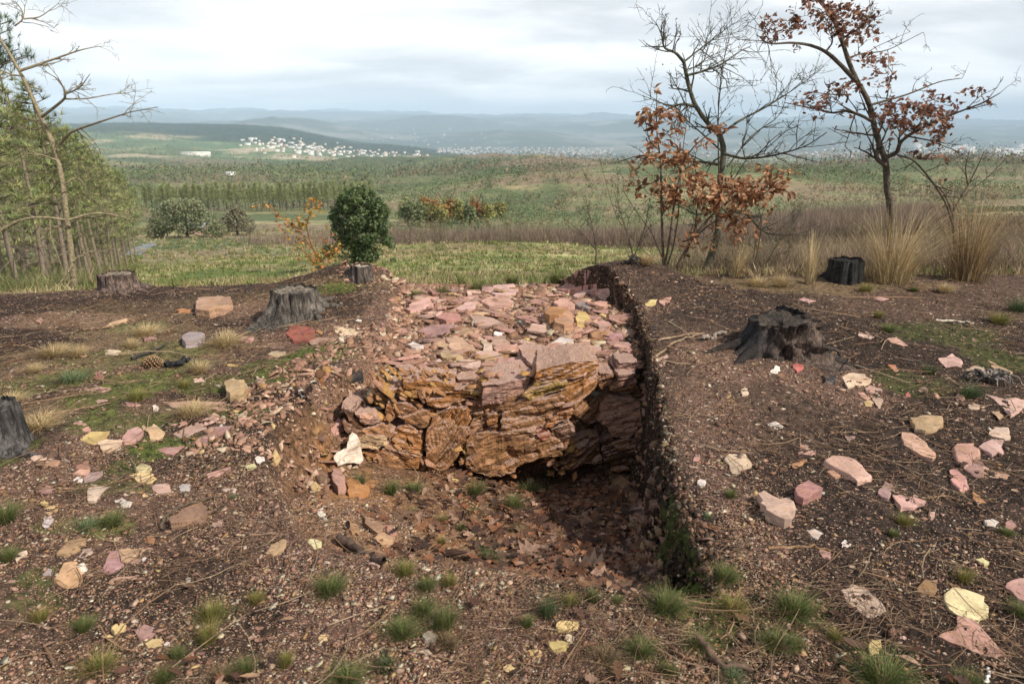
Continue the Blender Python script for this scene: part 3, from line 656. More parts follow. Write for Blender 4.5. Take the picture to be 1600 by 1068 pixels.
Q|o|4|small orange chip left of the big rusty block|1100,335 1140,325 1190,335 1180,355 1120,355
Q|y|2|yellow flat stone beside the straw tufts on the left slope|1400,665 1440,648 1530,650 1480,690 1420,685
Q|c|2|pale yellow flake in the middle of the left slope|640,595 690,580 760,595 720,620 660,612
Q|t|4|tan bar like stone on the upper left slope|665,435 700,410 790,390 790,405 700,440
Q|p|2|pink flat stone right of the straw tuft near the crest|1480,520 1510,500 1590,505 1570,530 1510,535
Q|m|3|pink brown slab in the grass above the pine cone|880,505 910,490 975,495 985,515 900,525
Q|g|7|dark grey rounded stone near the straw tuft on the left slope|1128,535 1140,495 1180,478 1260,480 1280,520 1230,550 1150,560
Q|b|3|reddish brown stone in front of the pine cone|585,735 620,712 650,715 640,765 590,768
Q|q|2|small pale chip on the left crest|225,405 250,390 275,400 250,415
M|r|4|brick red slab leaning below the weathered stump|240,480 290,420 400,425 480,450 495,500 430,540 320,550
M|c|3|pale flat slab with a white corner right of the brick red slab|655,465 690,430 800,438 860,465 820,500 700,500
M|p|2.5|long pink slab below the brick red slab|440,550 500,515 640,510 690,545 600,570 470,580
M|o|2|pale orange chip on top of the brick red slab|490,465 520,450 560,470 540,490
M|c|2|cream yellow stone in the moss left of the trench|90,655 130,632 250,635 235,665 150,680
M|w|2|white tilted square chip on the left bank|350,950 395,950 415,1005 375,1018
M|w|1.5|white round pebble on the dark left bank|465,800 490,790 510,810 490,825
M|q|2|two tone pale chip at the left of the mossy bank|0,850 70,860 72,900 20,905
M|m|2|mauve oval stone in the moss left of the trench|40,920 90,900 135,915 110,938
M|t|3|ochre brown rock on the left shoulder of the shelf|940,940 1000,905 1100,890 1080,950 990,1000 950,980
M|c|2|upright cream chip on the left rim of the shelf|1020,440 1080,430 1085,500 1050,515
M|p|2|pinkish round chip above the upright cream chip|1045,405 1085,388 1125,405 1100,425 1060,425
M|w|1.5|small white chip between stump and shelf|825,375 850,360 885,372 870,388
M|k|4|round charcoal lump on the left edge of the shelf|1265,710 1290,685 1340,690 1360,720 1330,748 1280,745
M|k|5|black burnt root end on the left bank of the trench|750,800 800,775 880,800 870,850 800,870 755,850
L|m|3|big grey mauve plate lying tilted on the shelf|290,470 330,435 560,395 610,410 480,480 340,495
L|q|4|large pale pink plate at the far left of the shelf|170,280 240,215 380,178 410,240 330,270 220,300
L|t|4|tan stepped plate in the middle of the shelf|520,520 590,500 720,560 760,610 560,615
L|w|2|white lens shaped plate at the left of the shelf|195,575 240,555 330,580 320,605 230,600
L|m|3|grey plate behind the pink white corner slab|880,570 920,510 990,500 1050,560 960,590
L|p|3|mauve pink plate touching the grey plate|910,600 960,580 1110,565 1125,595 1010,610 940,635
L|q|3|smooth lilac pink stone on the front of the shelf|630,720 670,695 800,700 820,760 720,775 640,755
L|m|2.5|lilac broken stone right of the smooth lilac stone|820,720 920,715 935,745 860,775 820,760
L|t|3|tan broken block above the smooth lilac stone|470,650 560,635 660,665 600,685 490,685
L|q|2|small rounded tan stone left of the smooth lilac stone|430,715 460,695 490,720 470,745 435,742
L|c|2.5|pale cream upright flake in the middle of the shelf|810,560 850,530 900,600 870,655 830,640
L|t|2.5|tan flat plate right of the upright cream flake|780,680 850,652 940,660 930,700 850,710
L|q|4|large pink plate on the crest of the shelf|840,120 950,78 1080,72 1120,110 1080,150 930,160
L|p|3|pink split plate below the crest plate|810,215 880,180 1000,170 1080,220 1000,270 880,260
L|q|3|long pink plate on the left half of the shelf crest|590,275 680,225 780,220 760,275 660,300
L|p|3|broad pink plate on the middle left of the shelf|430,350 500,305 610,315 640,350 520,380
L|q|2.5|pale plate at the right of the shelf crest|690,130 790,108 850,115 800,150 700,160
L|y|2|ochre chip near the pink white corner slab|1140,515 1180,495 1220,515 1190,535
L|w|2|small white square plate near the grey plate|915,490 930,468 980,475 965,510
L|q|2.5|thin pink plate behind the pink white corner slab|1100,540 1150,530 1270,570 1190,585
O|w|2.5|white wavy plate on the right half of the shelf|215,780 300,725 400,745 380,765 290,790
O|y|2|small yellow round stone beside the white wavy plate|340,790 370,770 402,785 390,815 350,812
O|e|9|big rusty orange boulder on the right half of the shelf|240,640 270,560 380,510 420,560 400,640 330,670
O|o|8|red orange rock behind the big rusty orange boulder|150,540 190,480 300,490 370,510 330,550 200,580
O|y|6|yellow orange rock right of the big rusty orange boulder|415,590 440,530 500,520 555,570 500,620 430,625
O|m|3|mauve stone right of the yellow orange rock|600,620 640,590 700,600 690,640 620,645
O|p|4|long smooth pink plate at the far right end of the shelf|270,320 340,275 560,262 600,290 480,320 360,345
O|q|4|pale pink plate with ochre edge below the long smooth plate|400,370 480,330 700,305 640,340 530,370 440,400
O|g|3|grey plate on the far right part of the shelf|420,450 480,425 545,450 530,495 470,480
O|p|3|broad dusty pink plate above the rusty boulder|240,430 330,400 420,450 400,480 280,470
O|m|3|mauve plate near the trench wall on the shelf|690,740 730,700 800,680 820,720 740,750
O|b|3|brown rusty plate near the trench wall|540,695 600,680 660,720 620,740 560,725
O|p|3|pale pink cube near the leaning cream stone|500,850 540,815 590,840 570,880 510,885
O|m|6|flat mauve boulder jutting from the burnt root on the crest|405,195 440,165 520,150 545,190 480,220
O|y|2|bright yellow chip on the upper right of the shelf|620,540 650,525 680,540 670,555
K|c|5|pale leaning stone standing on the overhang at the shelf corner|955,405 1000,300 1100,262 1105,320 1085,350 1060,445 1000,440
J|o|2|orange flat stone at the foot of the rock face|580,850 640,820 700,822 690,840 620,860
J|y|2.5|yellow ochre fragment at the foot of the rock face|870,795 910,790 960,830 950,850 900,830
J|q|3|small pink stone wedged at the foot of the rock face|940,765 965,720 1018,770 985,798
J|t|3|tan stone in the grass at the foot of the rock face|885,905 940,880 985,890 960,925 900,930
J|t|3|flat tan slab in the litter near the foot of the rock face|950,975 1000,960 1080,990 1040,1010 980,1005
J|q|2|small pink pebble on the trench floor|1378,820 1400,808 1420,820 1405,848 1382,845
J|o|5|soft orange slab on the lower left bank of the trench|240,850 300,820 385,905 340,925 260,920
J|p|6|pinkish earth stained slab on the lower left bank|150,770 210,765 250,905 190,920 150,860
J|w|2|white chip at the lower left of the trench|60,1030 100,1010 120,1060 80,1080
J|p|3|triangular pink stone set in the left bank|125,505 200,445 228,530 170,530
N|m|3|long brown pink shard in the leaf litter of the trench|455,745 500,770 560,850 590,880 520,905 490,840
N|m|4|pale mauve slab propped against the right trench wall|650,585 700,540 770,510 790,570 720,590
N|b|2.5|thin brown shard on the litter in the shadow|470,685 540,678 610,668 560,690 500,700
N|t|2.5|flat tan stone in the shadow by the trench floor grass|60,590 110,545 165,530 150,560 100,585
N|e|5|yellow brown stone at the foot of the right trench wall|545,380 600,360 690,405 680,430 600,440 560,415'''
def hexnoise(rng, n, a): return rng.uniform(-a, a, n)
def rock_mesh(top, bot, rng, seg=.035, amp=.006, layer=.004, bev=.012, cap=900, its=4):
    """top, bot: matching rings (k,3). Closed rock with softened, chipped edges."""
    bm = bmesh.new(); k = len(top)
    c = top.mean(0)
    ins = top + (c - top) * np.minimum(.35, bev / (np.linalg.norm(c - top, axis=1)[:, None] + 1e-6))
    ins[:, 2] += bev * .35
    tv = [bm.verts.new(p) for p in ins]; mv = [bm.verts.new(p) for p in top]; bv = [bm.verts.new(p) for p in bot]
    bm.faces.new(tv); bm.faces.new(bv[::-1])
    for i in range(k):
        j = (i + 1) % k
        bm.faces.new((mv[i], mv[j], tv[j], tv[i])); bm.faces.new((bv[i], bv[j], mv[j], mv[i]))
    bmesh.ops.recalc_face_normals(bm, faces=bm.faces)
    bmesh.ops.triangulate(bm, faces=bm.faces, quad_method='BEAUTY', ngon_method='BEAUTY')
    for it in range(its):
        es = [e for e in bm.edges if e.calc_length() > seg]
        if not es or len(bm.verts) > cap: break
        bmesh.ops.subdivide_edges(bm, edges=es, cuts=1, use_grid_fill=False)
        bmesh.ops.triangulate(bm, faces=[f for f in bm.faces if len(f.verts) > 3])
    bm.normal_update()
    off = Vector(rng.uniform(-50, 50, 3))
    for v in bm.verts:
        p = v.co
        n = mnoise.noise(p * 22 + off) * amp + mnoise.noise(p * 6 + off) * amp * 1.6 + mnoise.noise(p * 60 + off) * amp * .45
        side = 1 - abs(v.normal.z)
        q = mnoise.noise(Vector((p.x * 4, p.y * 4, p.z * 62)) + off); q2 = mnoise.noise(Vector((p.x * 5, p.y * 5, p.z * 17)) + off)
        n += side * layer * (max(-1, min(1, q * 3.2)) * .55 + max(-1, min(1, q2 * 4)) * .8)
        v.co = p + v.normal * n
    me = bpy.data.meshes.new('m'); bm.to_mesh(me); bm.free()
    return me
def ragged(P, rng, amp, per=3):
    """add intermediate, displaced points on a polygon so its outline is broken"""
    out = []
    k = len(P)
    for i in range(k):
        a, b = P[i], P[(i + 1) % k]; L_ = np.linalg.norm(b - a); out.append(a)
        m = int(np.clip(L_ / max(amp * 5, 1e-3), 0, per))
        for q in range(m):
            t = (q + 1) / (m + 1) + rng.uniform(-.1, .1) / (m + 1)
            d = rng.uniform(-amp, amp, 3); d[2] *= .3; out.append(a * (1 - t) + b * t + d)
    return np.array(out)
def build_stones():
    rows = [r.split('|') for r in STONES.split('\n')]
    pts = []; cnt = []
    for cr, col, th, lab, ps in rows:
        x0, y0, s = CROP[cr]; P = [tuple(map(float, q.split(','))) for q in ps.split()]
        pts += [(x0 + a / s, y0 + b / s) for a, b in P]; cnt.append(len(P))
    pts = np.array(pts); th = np.repeat([float(r[2]) / 100 * (.38 if float(r[2]) < 5 else .66) for r in rows], cnt)
    W = ground_at(pts[:, 0], pts[:, 1], th * .7 + np.repeat([.028 if r[0] in 'LO' else 0. for r in rows], cnt)); k = 0
    far = W[:, 1] > 7.3; W[far] = at_depth(pts[far, 0], pts[far, 1], 7.15)
    for (cr, col, t, lab, ps), n in zip(rows, cnt):
        rng = np.random.default_rng(abs(hash(lab)) % 1 + sum(map(ord, lab)))
        P = W[k:k + n].copy(); k += n; t = float(t) / 100 * (.38 if float(t) < 5 else .66)
        # keep a plane-ish top: fit plane, limit extremes
        c = P.mean(0); A = np.c_[P[:, 0] - c[0], P[:, 1] - c[1]]
        sol = np.linalg.lstsq(np.c_[A, np.ones(n)], P[:, 2], rcond=None)[0]
        sol[:2] = np.clip(sol[:2], -.5, .5); pz = A @ sol[:2] + sol[2]; P[:, 2] = .8 * pz + .2 * P[:, 2]
        size = np.ptp(P[:, :2], axis=0).max()
        if t > .035:       # blocky: what was traced includes the front face, so the top is smaller and set back
            cc = P[:, :2].mean(0); P[:, :2] = cc + (P[:, :2] - cc) * .86; P[:, 2] += t * .3; P[:, 1] += t * .3
        P = ragged(P, rng, size * .035 + .002)
        gz = H(P[:, 0], P[:, 1], False)
        B = P.copy(); cc = P[:, :2].mean(0); B[:, :2] = cc + (P[:, :2] - cc) * (1.06 + rng.uniform(-.04, .08)); B[:, 2] = np.minimum(gz, P[:, 2]) - .04
        # wind anticlockwise
        ar = np.sum(P[:, 0] * np.roll(P[:, 1], -1) - P[:, 1] * np.roll(P[:, 0], -1))
        if ar < 0: P = P[::-1]; B = B[::-1]
        org = np.array([cc[0], cc[1], gz.mean()])
        me = rock_mesh(P - org, B - org, rng, seg=max(.012, size * .10), amp=min(.004, .0006 + size * .012), layer=.004, bev=min(.005, size * .03))
        me.materials.append(M_STONE)
        nm = 'charcoal_lump' if col == 'k' else ('brick_fragment' if 'brick frag' in lab or 'brick crumb' in lab else 'stone')
        o = bpy.data.objects.new(nm, me); COL.objects.link(o); o.location = org
        f = rng.uniform(.85, 1.15); cl = np.array(PAL[col]) * f + rng.uniform(-.02, .02, 3) * (col != 'k')
        o.color = (*np.clip(cl, .01, 1), 1)
        tag(o, lab, 'charcoal' if col == 'k' else 'stone')
build_stones()

# ------------------------------------------------------------------ the rock face at the back of the trench
# crop | colour | how proud (cm) | depth (cm) | outline
FACE = '''J|e|4|30|610,208 760,220 903,238 905,290 760,280 620,266
J|e|2|30|490,265 600,262 760,288 765,330 620,312
J|e|3|30|762,288 1002,270 1000,335 850,385 760,368
J|y|4|20|1020,272 1110,290 1180,312 1100,330 1030,306
J|t|3|30|1100,328 1290,300 1310,372 1200,402 1000,415 1040,362
J|b|-2|30|1005,332 1100,335 1040,372 1000,412 985,370
J|b|1|30|500,352 600,360 725,402 640,450 500,442
J|t|2|30|596,452 700,410 802,402 800,450 712,512 620,482
J|e|5|30|880,395 1000,385 1010,470 960,520 905,470 770,520 790,450
J|t|8|40|760,525 850,460 905,470 960,520 1005,520 1000,592 942,642 930,700 880,760 800,812 762,760 748,640
J|e|4|30|530,545 625,490 722,582 716,690 620,650 542,602
J|b|3|30|492,582 560,600 640,660 602,752 500,645
J|e|4|30|642,680 712,692 690,772 612,762
J|t|3|35|380,665 495,642 610,762 540,785 425,725
J|b|2|25|700,760 745,690 765,770 745,800 690,805
J|c|9|18|300,590 362,558 480,573 490,612 440,652 322,642
J|q|7|16|318,432 400,428 452,476 400,490 340,470
J|t|4|25|345,532 470,488 542,546 480,572 420,560
J|d|2|30|215,392 300,410 345,480 480,490 350,535 300,500
J|b|2|30|225,470 340,532 400,570 300,560 240,520
J|b|3|30|430,650 480,640 500,645 440,665 380,655
J|t|2|30|340,735 430,745 500,800 505,835 420,835 350,780
J|y|5|15|980,602 1008,588 1026,660 1022,742 1000,730 975,660
J|t|6|60|1012,562 1150,548 1300,548 1440,540 1560,600 1580,690 1470,690 1340,740 1270,792 1152,806 1020,770 1008,680
J|d|2|30|1010,412 1120,402 1222,398 1222,520 1150,552 1010,562
J|t|6|45|1222,400 1330,350 1500,320 1590,295 1592,380 1480,505 1440,542 1225,560
J|b|4|14|1040,425 1090,415 1100,520 1060,545 1030,500
J|e|5|12|1130,430 1170,425 1180,540 1150,550
K|e|8|50|430,415 520,400 700,355 906,345 905,385 820,458 640,500 420,520
K|y|7|50|418,520 640,502 645,570 500,620 370,662 310,620
K|e|5|40|640,512 820,462 912,392 942,480 900,560 760,682 640,662
K|b|4|40|600,600 640,520 660,662 620,720 590,660
K|o|9|20|492,888 640,720 742,702 662,832 540,888
K|r|8|12|420,900 455,885 500,900 522,960 470,1000 428,955
K|d|2|35|540,902 680,862 722,960 640,1000 560,1002
K|t|-12|40|742,692 860,640 962,642 962,802 850,862 722,772
K|q|-5|30|960,702 1012,622 1202,652 1332,740 1290,852 1182,982 1052,962 948,822
K|d|-18|30|700,800 800,850 1000,870 1050,970 900,1000 720,960
K|b|-14|30|940,560 1060,545 1250,560 1330,660 1300,740 1200,660 1010,625 960,650
K|m|2|30|1072,430 1112,358 1252,352 1232,492 1102,500
K|b|3|25|1035,545 1110,505 1232,500 1222,560 1062,582
K|b|4|30|945,440 1050,450 1050,520 960,570 930,520
K|m|0|25|1248,952 1282,892 1402,892 1396,982
N|b|-2|40|262,180 400,158 480,152 492,292 380,300 280,302
N|e|-6|25|555,282 622,298 652,332 600,345 560,335
N|m|2|25|703,262 768,215 802,282 800,382 745,385 700,342
N|m|1|25|690,152 722,96 790,106 790,156
N|b|-2|25|560,192 652,162 742,212 682,252 600,220
N|d|-6|30|490,180 560,150 600,240 700,262 700,345 640,300 520,290
N|b|0|25|700,160 745,158 800,215 765,218 740,205
N|d|-2|25|700,385 800,385 800,450 740,460 690,430'''
FPAL = {'t': (.31, .155, .072), 'e': (.34, .15, .05), 'b': (.21, .098, .045), 'd': (.12, .055, .028), 'y': (.42, .27, .08), 'm': (.27, .15, .12), 'p': (.40, .23, .18), 'q': (.44, .25, .18), 'w': (.50, .38, .32), 'c': (.50, .34, .20), 'o': (.42, .17, .055), 'r': (.36, .12, .07)}
def build_face():
    rows = [r.split('|') for r in FACE.split('\n')]
    root = empty('rock_outcrop', (0, 4.5, -.5), 'layered ochre and pink bedrock face at the back of the trench', 'rock outcrop')
    R0 = np.array([0, 4.5, -.5])
    def face_hit(P, proud):
        d = ray(P[:, 0], P[:, 1]); t = np.full(len(P), 2.5)
        for _ in range(400):
            q = d * t[:, None]; z = q[:, 2] + CAMZ; yf = yface(q[:, 0]) - proud - .02 * 1 + .13 * (z + .55)
            t = np.where(q[:, 1] < yf, t + .012, t)
        q = d * t[:, None]; q[:, 2] += CAMZ; return q
    for i, (cr, col, pr, dep, ps) in enumerate(rows):
        rng = np.random.default_rng(1000 + i); x0, y0, s = CROP[cr]
        P = np.array([[x0 + float(a) / s, y0 + float(b) / s] for a, b in (q.split(',') for q in ps.split())])
        # grow slightly so neighbours nearly touch
        c = P.mean(0); P = c + (P - c) * 1.06
        Q = face_hit(P, float(pr) / 100)
        Q = ragged(Q, rng, .009, 4); dp = float(dep) / 100
        Bk = Q.copy(); Bk[:, 1] += dp; Bk[:, 0] += dp * .04 * rng.uniform(-1, 1); Bk[:, 2] += dp * rng.uniform(-.10, .02)
        c3 = Q.mean(0); Bk = Bk.mean(0) + (Bk - Bk.mean(0)) * np.array([.96, 1, .93])
        cx_, cy_ = c; dip = .72 if cx_ < 612 else (.55 if cx_ < 660 else (-1.0 if cx_ < 735 and cy_ > 650 else (-.2 if cx_ < 905 else -.35)))
        if cy_ < 625 and cx_ < 740: dip = .12
        dip += rng.normal(0, .06); ctr = Q.mean(0); cd_, sd_ = math.cos(-dip), math.sin(-dip)
        def unrot(A): A = A - ctr; return np.stack([A[:, 0] * cd_ + A[:, 2] * sd_, A[:, 1], -A[:, 0] * sd_ + A[:, 2] * cd_], -1)
        me = rock_mesh(unrot(Q), unrot(Bk), rng, seg=.02, amp=.007, layer=.013, bev=.006, cap=2600, its=6)
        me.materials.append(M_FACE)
        o = bpy.data.objects.new('rock_layer', me); COL.objects.link(o); o.parent = root; o.location = ctr - R0; o.rotation_euler = (0, dip, 0)
        o.color = (*np.clip(np.array(FPAL.get(col, PAL[col])) * rng.uniform(.8, 1.05), .01, 1), 1)
build_face()
# slabs whose flat tops show: crop | colour | height of the top (cm) | thickness (cm) | top outline
TOPS = '''K|q|-3|13|262,224 340,214 450,222 620,250 905,306 903,326 700,356 545,356 425,420 368,352 300,290
J|p|-7|15|1090,190 1200,112 1330,100 1402,158 1396,200 1245,222 1100,240
J|w|-9|11|698,166 770,134 935,150 930,186 800,196 740,190
J|q|-10|12|934,184 962,160 1056,164 1052,204 945,208
J|q|-9|6|552,126 640,118 745,134 700,162 600,152
L|t|-8|7|430,650 520,600 560,615 760,612 640,650 560,668 480,672
L|q|-8|6|785,800 830,765 930,760 940,790 860,820
K|m|-8|10|1075,400 1115,356 1255,350 1236,440 1105,450
J|t|-12|8|560,60 640,35 700,50 690,80 600,100'''
def tops():
    root = bpy.data.objects['rock_outcrop']; R0 = np.array(root.location)
    for i, r in enumerate(TOPS.split('\n')):
        cr, col, zt, th, ps = r.split('|'); x0, y0, s = CROP[cr]; rng = np.random.default_rng(700 + i)
        P = np.array([[x0 + float(a) / s, y0 + float(b) / s] for a, b in (q.split(',') for q in ps.split())]); d = ray(P[:, 0], P[:, 1]); zt = float(zt) / 100; th = float(th) / 100
        t = (zt - CAMZ) / d[:, 2]; Q = d * t[:, None]; Q[:, 2] += CAMZ; Q[:, 2] += (Q[:, 1] - Q[:, 1].mean()) * .06
        Q = ragged(Q, rng, .008, 4); B = Q.copy(); B[:, 2] -= th; B[:, :2] += rng.normal(0, .006, B[:, :2].shape); B[:, 1] += .02
        ar = np.sum(Q[:, 0] * np.roll(Q[:, 1], -1) - Q[:, 1] * np.roll(Q[:, 0], -1))
        if ar < 0: Q = Q[::-1]; B = B[::-1]
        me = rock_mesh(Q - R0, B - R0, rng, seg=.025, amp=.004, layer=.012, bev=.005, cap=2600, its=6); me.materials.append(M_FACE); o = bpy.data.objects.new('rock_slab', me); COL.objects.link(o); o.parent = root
        o.color = (*np.array(FPAL[col]), 1)
tops()
def plates():
    rng = np.random.default_rng(77); k = 0
    for i in range(420):
        x, y = rng.uniform(-1.05, 1.1), rng.uniform(4.72, 7.05)
        if x > np.interp(y, XR_Y, XR_X) - .14 or x < np.interp(y, XL_Y, XL_X) + .06 or k >= 150: continue
        k += 1; s = rng.uniform(.05, .115) * (1 if rng.uniform() < .8 else 1.4); n = rng.integers(4, 7); a = np.sort(rng.uniform(0, 6.28, 1) + (np.arange(n) + rng.uniform(-.35, .35, n)) * 6.28 / n); r = s * rng.uniform(.6, 1., n)
        P = np.stack([np.cos(a) * r * 1.35, np.sin(a) * r * .85, 0 * a], -1); P = ragged(P, rng, s * .05); th = rng.uniform(.008, .026); B = P.copy(); B[:, 2] -= th; B[:, :2] *= 1.03
        me = rock_mesh(P, B, rng, seg=max(.02, s * .25), amp=.0025, layer=.004, bev=.004); me.materials.append(M_STONE); z = float(H(np.array([x]), np.array([y]))[0])
        o = bpy.data.objects.new('rock_plate', me); COL.objects.link(o); o.location = (x, y, z + th * .6 + rng.uniform(.004, .03)); o.rotation_euler = (rng.normal(.10, .13), rng.normal(0, .13), rng.uniform(-.5, .5) + (3.14 if rng.uniform() < .5 else 0))
        cl = np.array(PAL['ppmqbthp'[rng.integers(0, 8)]]) * rng.uniform(.75, 1.05); o.color = (*cl, 1); tag(o, 'flat broken pink brown plate among the many paving the rock shelf', 'rock plate', 'broken plates on the rock shelf')
    P = np.array([[480 + a / 4, 540 + b / 4] for a, b in ((165, 690), (225, 658), (248, 640), (262, 560), (296, 592), (332, 740), (255, 732), (192, 752))]); d = ray(P[:, 0], P[:, 1]); t = np.full(8, 2.5)
    for _ in range(400):
        q = d * t[:, None]; z = q[:, 2] + CAMZ; t = np.where((q[:, 1] < yface(q[:, 0]) - .16 + .13 * (z + .55)) & (z > H(q[:, 0], q[:, 1], False) + .01), t + .01, t)
    q = d * t[:, None]; q[:, 2] += CAMZ; q = ragged(q, rng, .006, 3); Bk = q.copy(); Bk[:, 1] += .05; Bk[:, 0] += .01; R0 = q.mean(0)
    me = rock_mesh(q - R0, Bk - R0, rng, seg=.03, amp=.004, layer=.004, bev=.005); me.materials.append(M_STONE); o = bpy.data.objects.new('stone', me); COL.objects.link(o); o.location = R0; o.color = (.66, .56, .47, 1)
    tag(o, 'bright white angular slab leaning on the left trench bank', 'stone')
plates()
def splinters():
    """thin broken laminae sticking out all over the face"""
    rng = np.random.default_rng(8); n = 1500; px = rng.uniform(500, 905, n); py = rng.uniform(575, 745, n); d = ray(px, py); t = np.full(n, 3.)
    for _ in range(260):
        q = d * t[:, None]; z = q[:, 2] + CAMZ; t = np.where(q[:, 1] < yface(q[:, 0]) - .03 + .13 * (z + .55), t + .012, t)
    q = d * t[:, None]; q[:, 2] += CAMZ; q[:, 1] += rng.uniform(-.02, .07, n)
    k = (q[:, 2] > H(q[:, 0], q[:, 1] - .1, False)) & (fbm(q[:, 0], q[:, 2], 6., 3, 19) > .5); q = q[k]; m = len(q); s = .012 + .07 * rng.beta(.9, 3, m)
    dip = np.where(q[:, 0] < -.45, -.75, np.where(q[:, 0] > .35, .45, .1)) + rng.normal(0, .22, m); ca, sa = np.cos(-dip), np.sin(-dip); R = np.zeros((m, 3, 3)); R[:, 0, 0] = ca; R[:, 0, 2] = sa; R[:, 1, 1] = 1; R[:, 2, 0] = -sa; R[:, 2, 2] = ca
    R = np.matmul(R, rots(rng, m, .2)); col = np.array([(.30, .15, .07), (.25, .115, .05), (.34, .18, .09), (.36, .20, .07), (.16, .075, .04), (.32, .17, .11)])[rng.integers(0, 6, m)] * rng.uniform(.7, 1.1, (m, 1))
    V, F, C = scatter(plate_shapes(rng, m), plate_faces(), q - np.array([0, 4.5, -.5]), R, np.stack([s * rng.uniform(1, 1.8, m), s, s * rng.uniform(.06, .2, m) + .002], -1), col)
    tag(mesh_np('rock_splinters', V, F, M_CHIP, bpy.data.objects['rock_outcrop'], color=C), kind='stuff')
# ------------------------------------------------------------------ loose cover: gravel, rubble, needles, leaf litter
BASE_CHIP_F = np.array([[0, 1, 2], [0, 2, 3], [0, 3, 4], [0, 5, 1], [1, 5, 2], [2, 5, 3], [3, 5, 4], [4, 5, 0]])
def chip_shapes(rng, n, flat=.3):
    a = np.arange(5) * 2 * math.pi / 5 + rng.uniform(-.45, .45, (n, 5)); r = rng.uniform(.55, 1., (n, 5))
    V = np.zeros((n, 6, 3)); V[:, :5, 0] = np.cos(a) * r; V[:, :5, 1] = np.sin(a) * r; V[:, :5, 2] = rng.uniform(.25, 1., (n, 5)) * flat
    V[:, 5, 2] = -flat * 1.4
    return V
CHIPCOL = np.array([(.36, .205, .165), (.30, .155, .12), (.42, .275, .225), (.23, .12, .09), (.46, .36, .28), (.40, .27, .15), (.50, .43, .38), (.20, .11, .085), (.14, .08, .06), (.34, .19, .10)])
CHIPCOL = CHIPCOL * np.array([.97, 1.02, .90])
CHIPW = np.array([.2, .17, .12, .15, .08, .05, .05, .1, .05, .03])
def place_uniform(rng, n, ymin, ymax, wide=.86):
    """positions spread evenly over the picture's ground between two depths"""
    u = rng.uniform(-wide * 1.12, wide * 1.12, n); q = rng.uniform(0, 1, n)
    y = 1 / (1 / ymin + q * (1 / ymax - 1 / ymin)); return u * y, y
def chip_density(x, y):
    z = H(x, y, False); c, ch, nr = zones(x, y, z); return ch, z
def gravel():
    rng = np.random.default_rng(11)
    for name, n, smin, smax, ymin, ymax, flat in (('gravel', 210000, .0028, .013, 1.35, 7.6, .45), ('stone_chips', 34000, .010, .036, 1.4, 7.8, .30)):
        x, y = place_uniform(rng, n, ymin, ymax); ch, z = chip_density(x, y)
        k = rng.uniform(0, 1, n) < np.clip(ch * (1.0 if name == 'gravel' else .55) * (.15 + 1.9 * sstep(.4, .62, fbm(x, y, 3.2, 4, 98, .6))), 0, 1)
        x, y, z = x[k], y[k], H(x[k], y[k]); m = len(x)
        s = smin + (smax - smin) * rng.beta(1.1, 4.5, m) * np.clip(y / 3, .8, 1.6); sh = chip_shapes(rng, m, flat)
        col = CHIPCOL[rng.choice(len(CHIPCOL), m, p=CHIPW)] * rng.uniform(.7, 1.2, (m, 1))
        sc = np.stack([s * rng.uniform(.8, 1.5, m), s * rng.uniform(.6, 1., m), s * rng.uniform(.6, 1.4, m)], -1)
        V, F, C = scatter(sh, BASE_CHIP_F, np.stack([x, y, z + s * .12], -1), rots(rng, m, .5), sc, col)
        tag(mesh_np(name, V, F, M_CHIP, color=C), kind='stuff')
gravel()
PLATE_F = None
def plate_shapes(rng, n, k=5):
    a = np.arange(k) * 2 * math.pi / k + rng.uniform(-.5, .5, (n, k)); r = rng.uniform(.4, 1., (n, k)); r = np.where(rng.uniform(0, 1, (n, k)) < .4, 1.0, r)
    V = np.zeros((n, 2 * k + 1, 3)); zt = rng.uniform(.7, 1.2, (n, k))
    V[:, :k, 0] = np.cos(a) * r; V[:, :k, 1] = np.sin(a) * r; V[:, :k, 2] = zt
    V[:, k:2 * k, 0] = np.cos(a) * r * 1.08; V[:, k:2 * k, 1] = np.sin(a) * r * 1.05; V[:, k:2 * k, 2] = -1
    V[:, 2 * k, 2] = 1.0; V[:, 2 * k, 0] = rng.uniform(-.3, .3, n)
    return V
def plate_faces(k=5):
    F = []
    for i in range(k):
        j = (i + 1) % k; F += [(i, j, 2 * k), (i, k + i, k + j), (i, k + j, j)]
    return np.array(F)
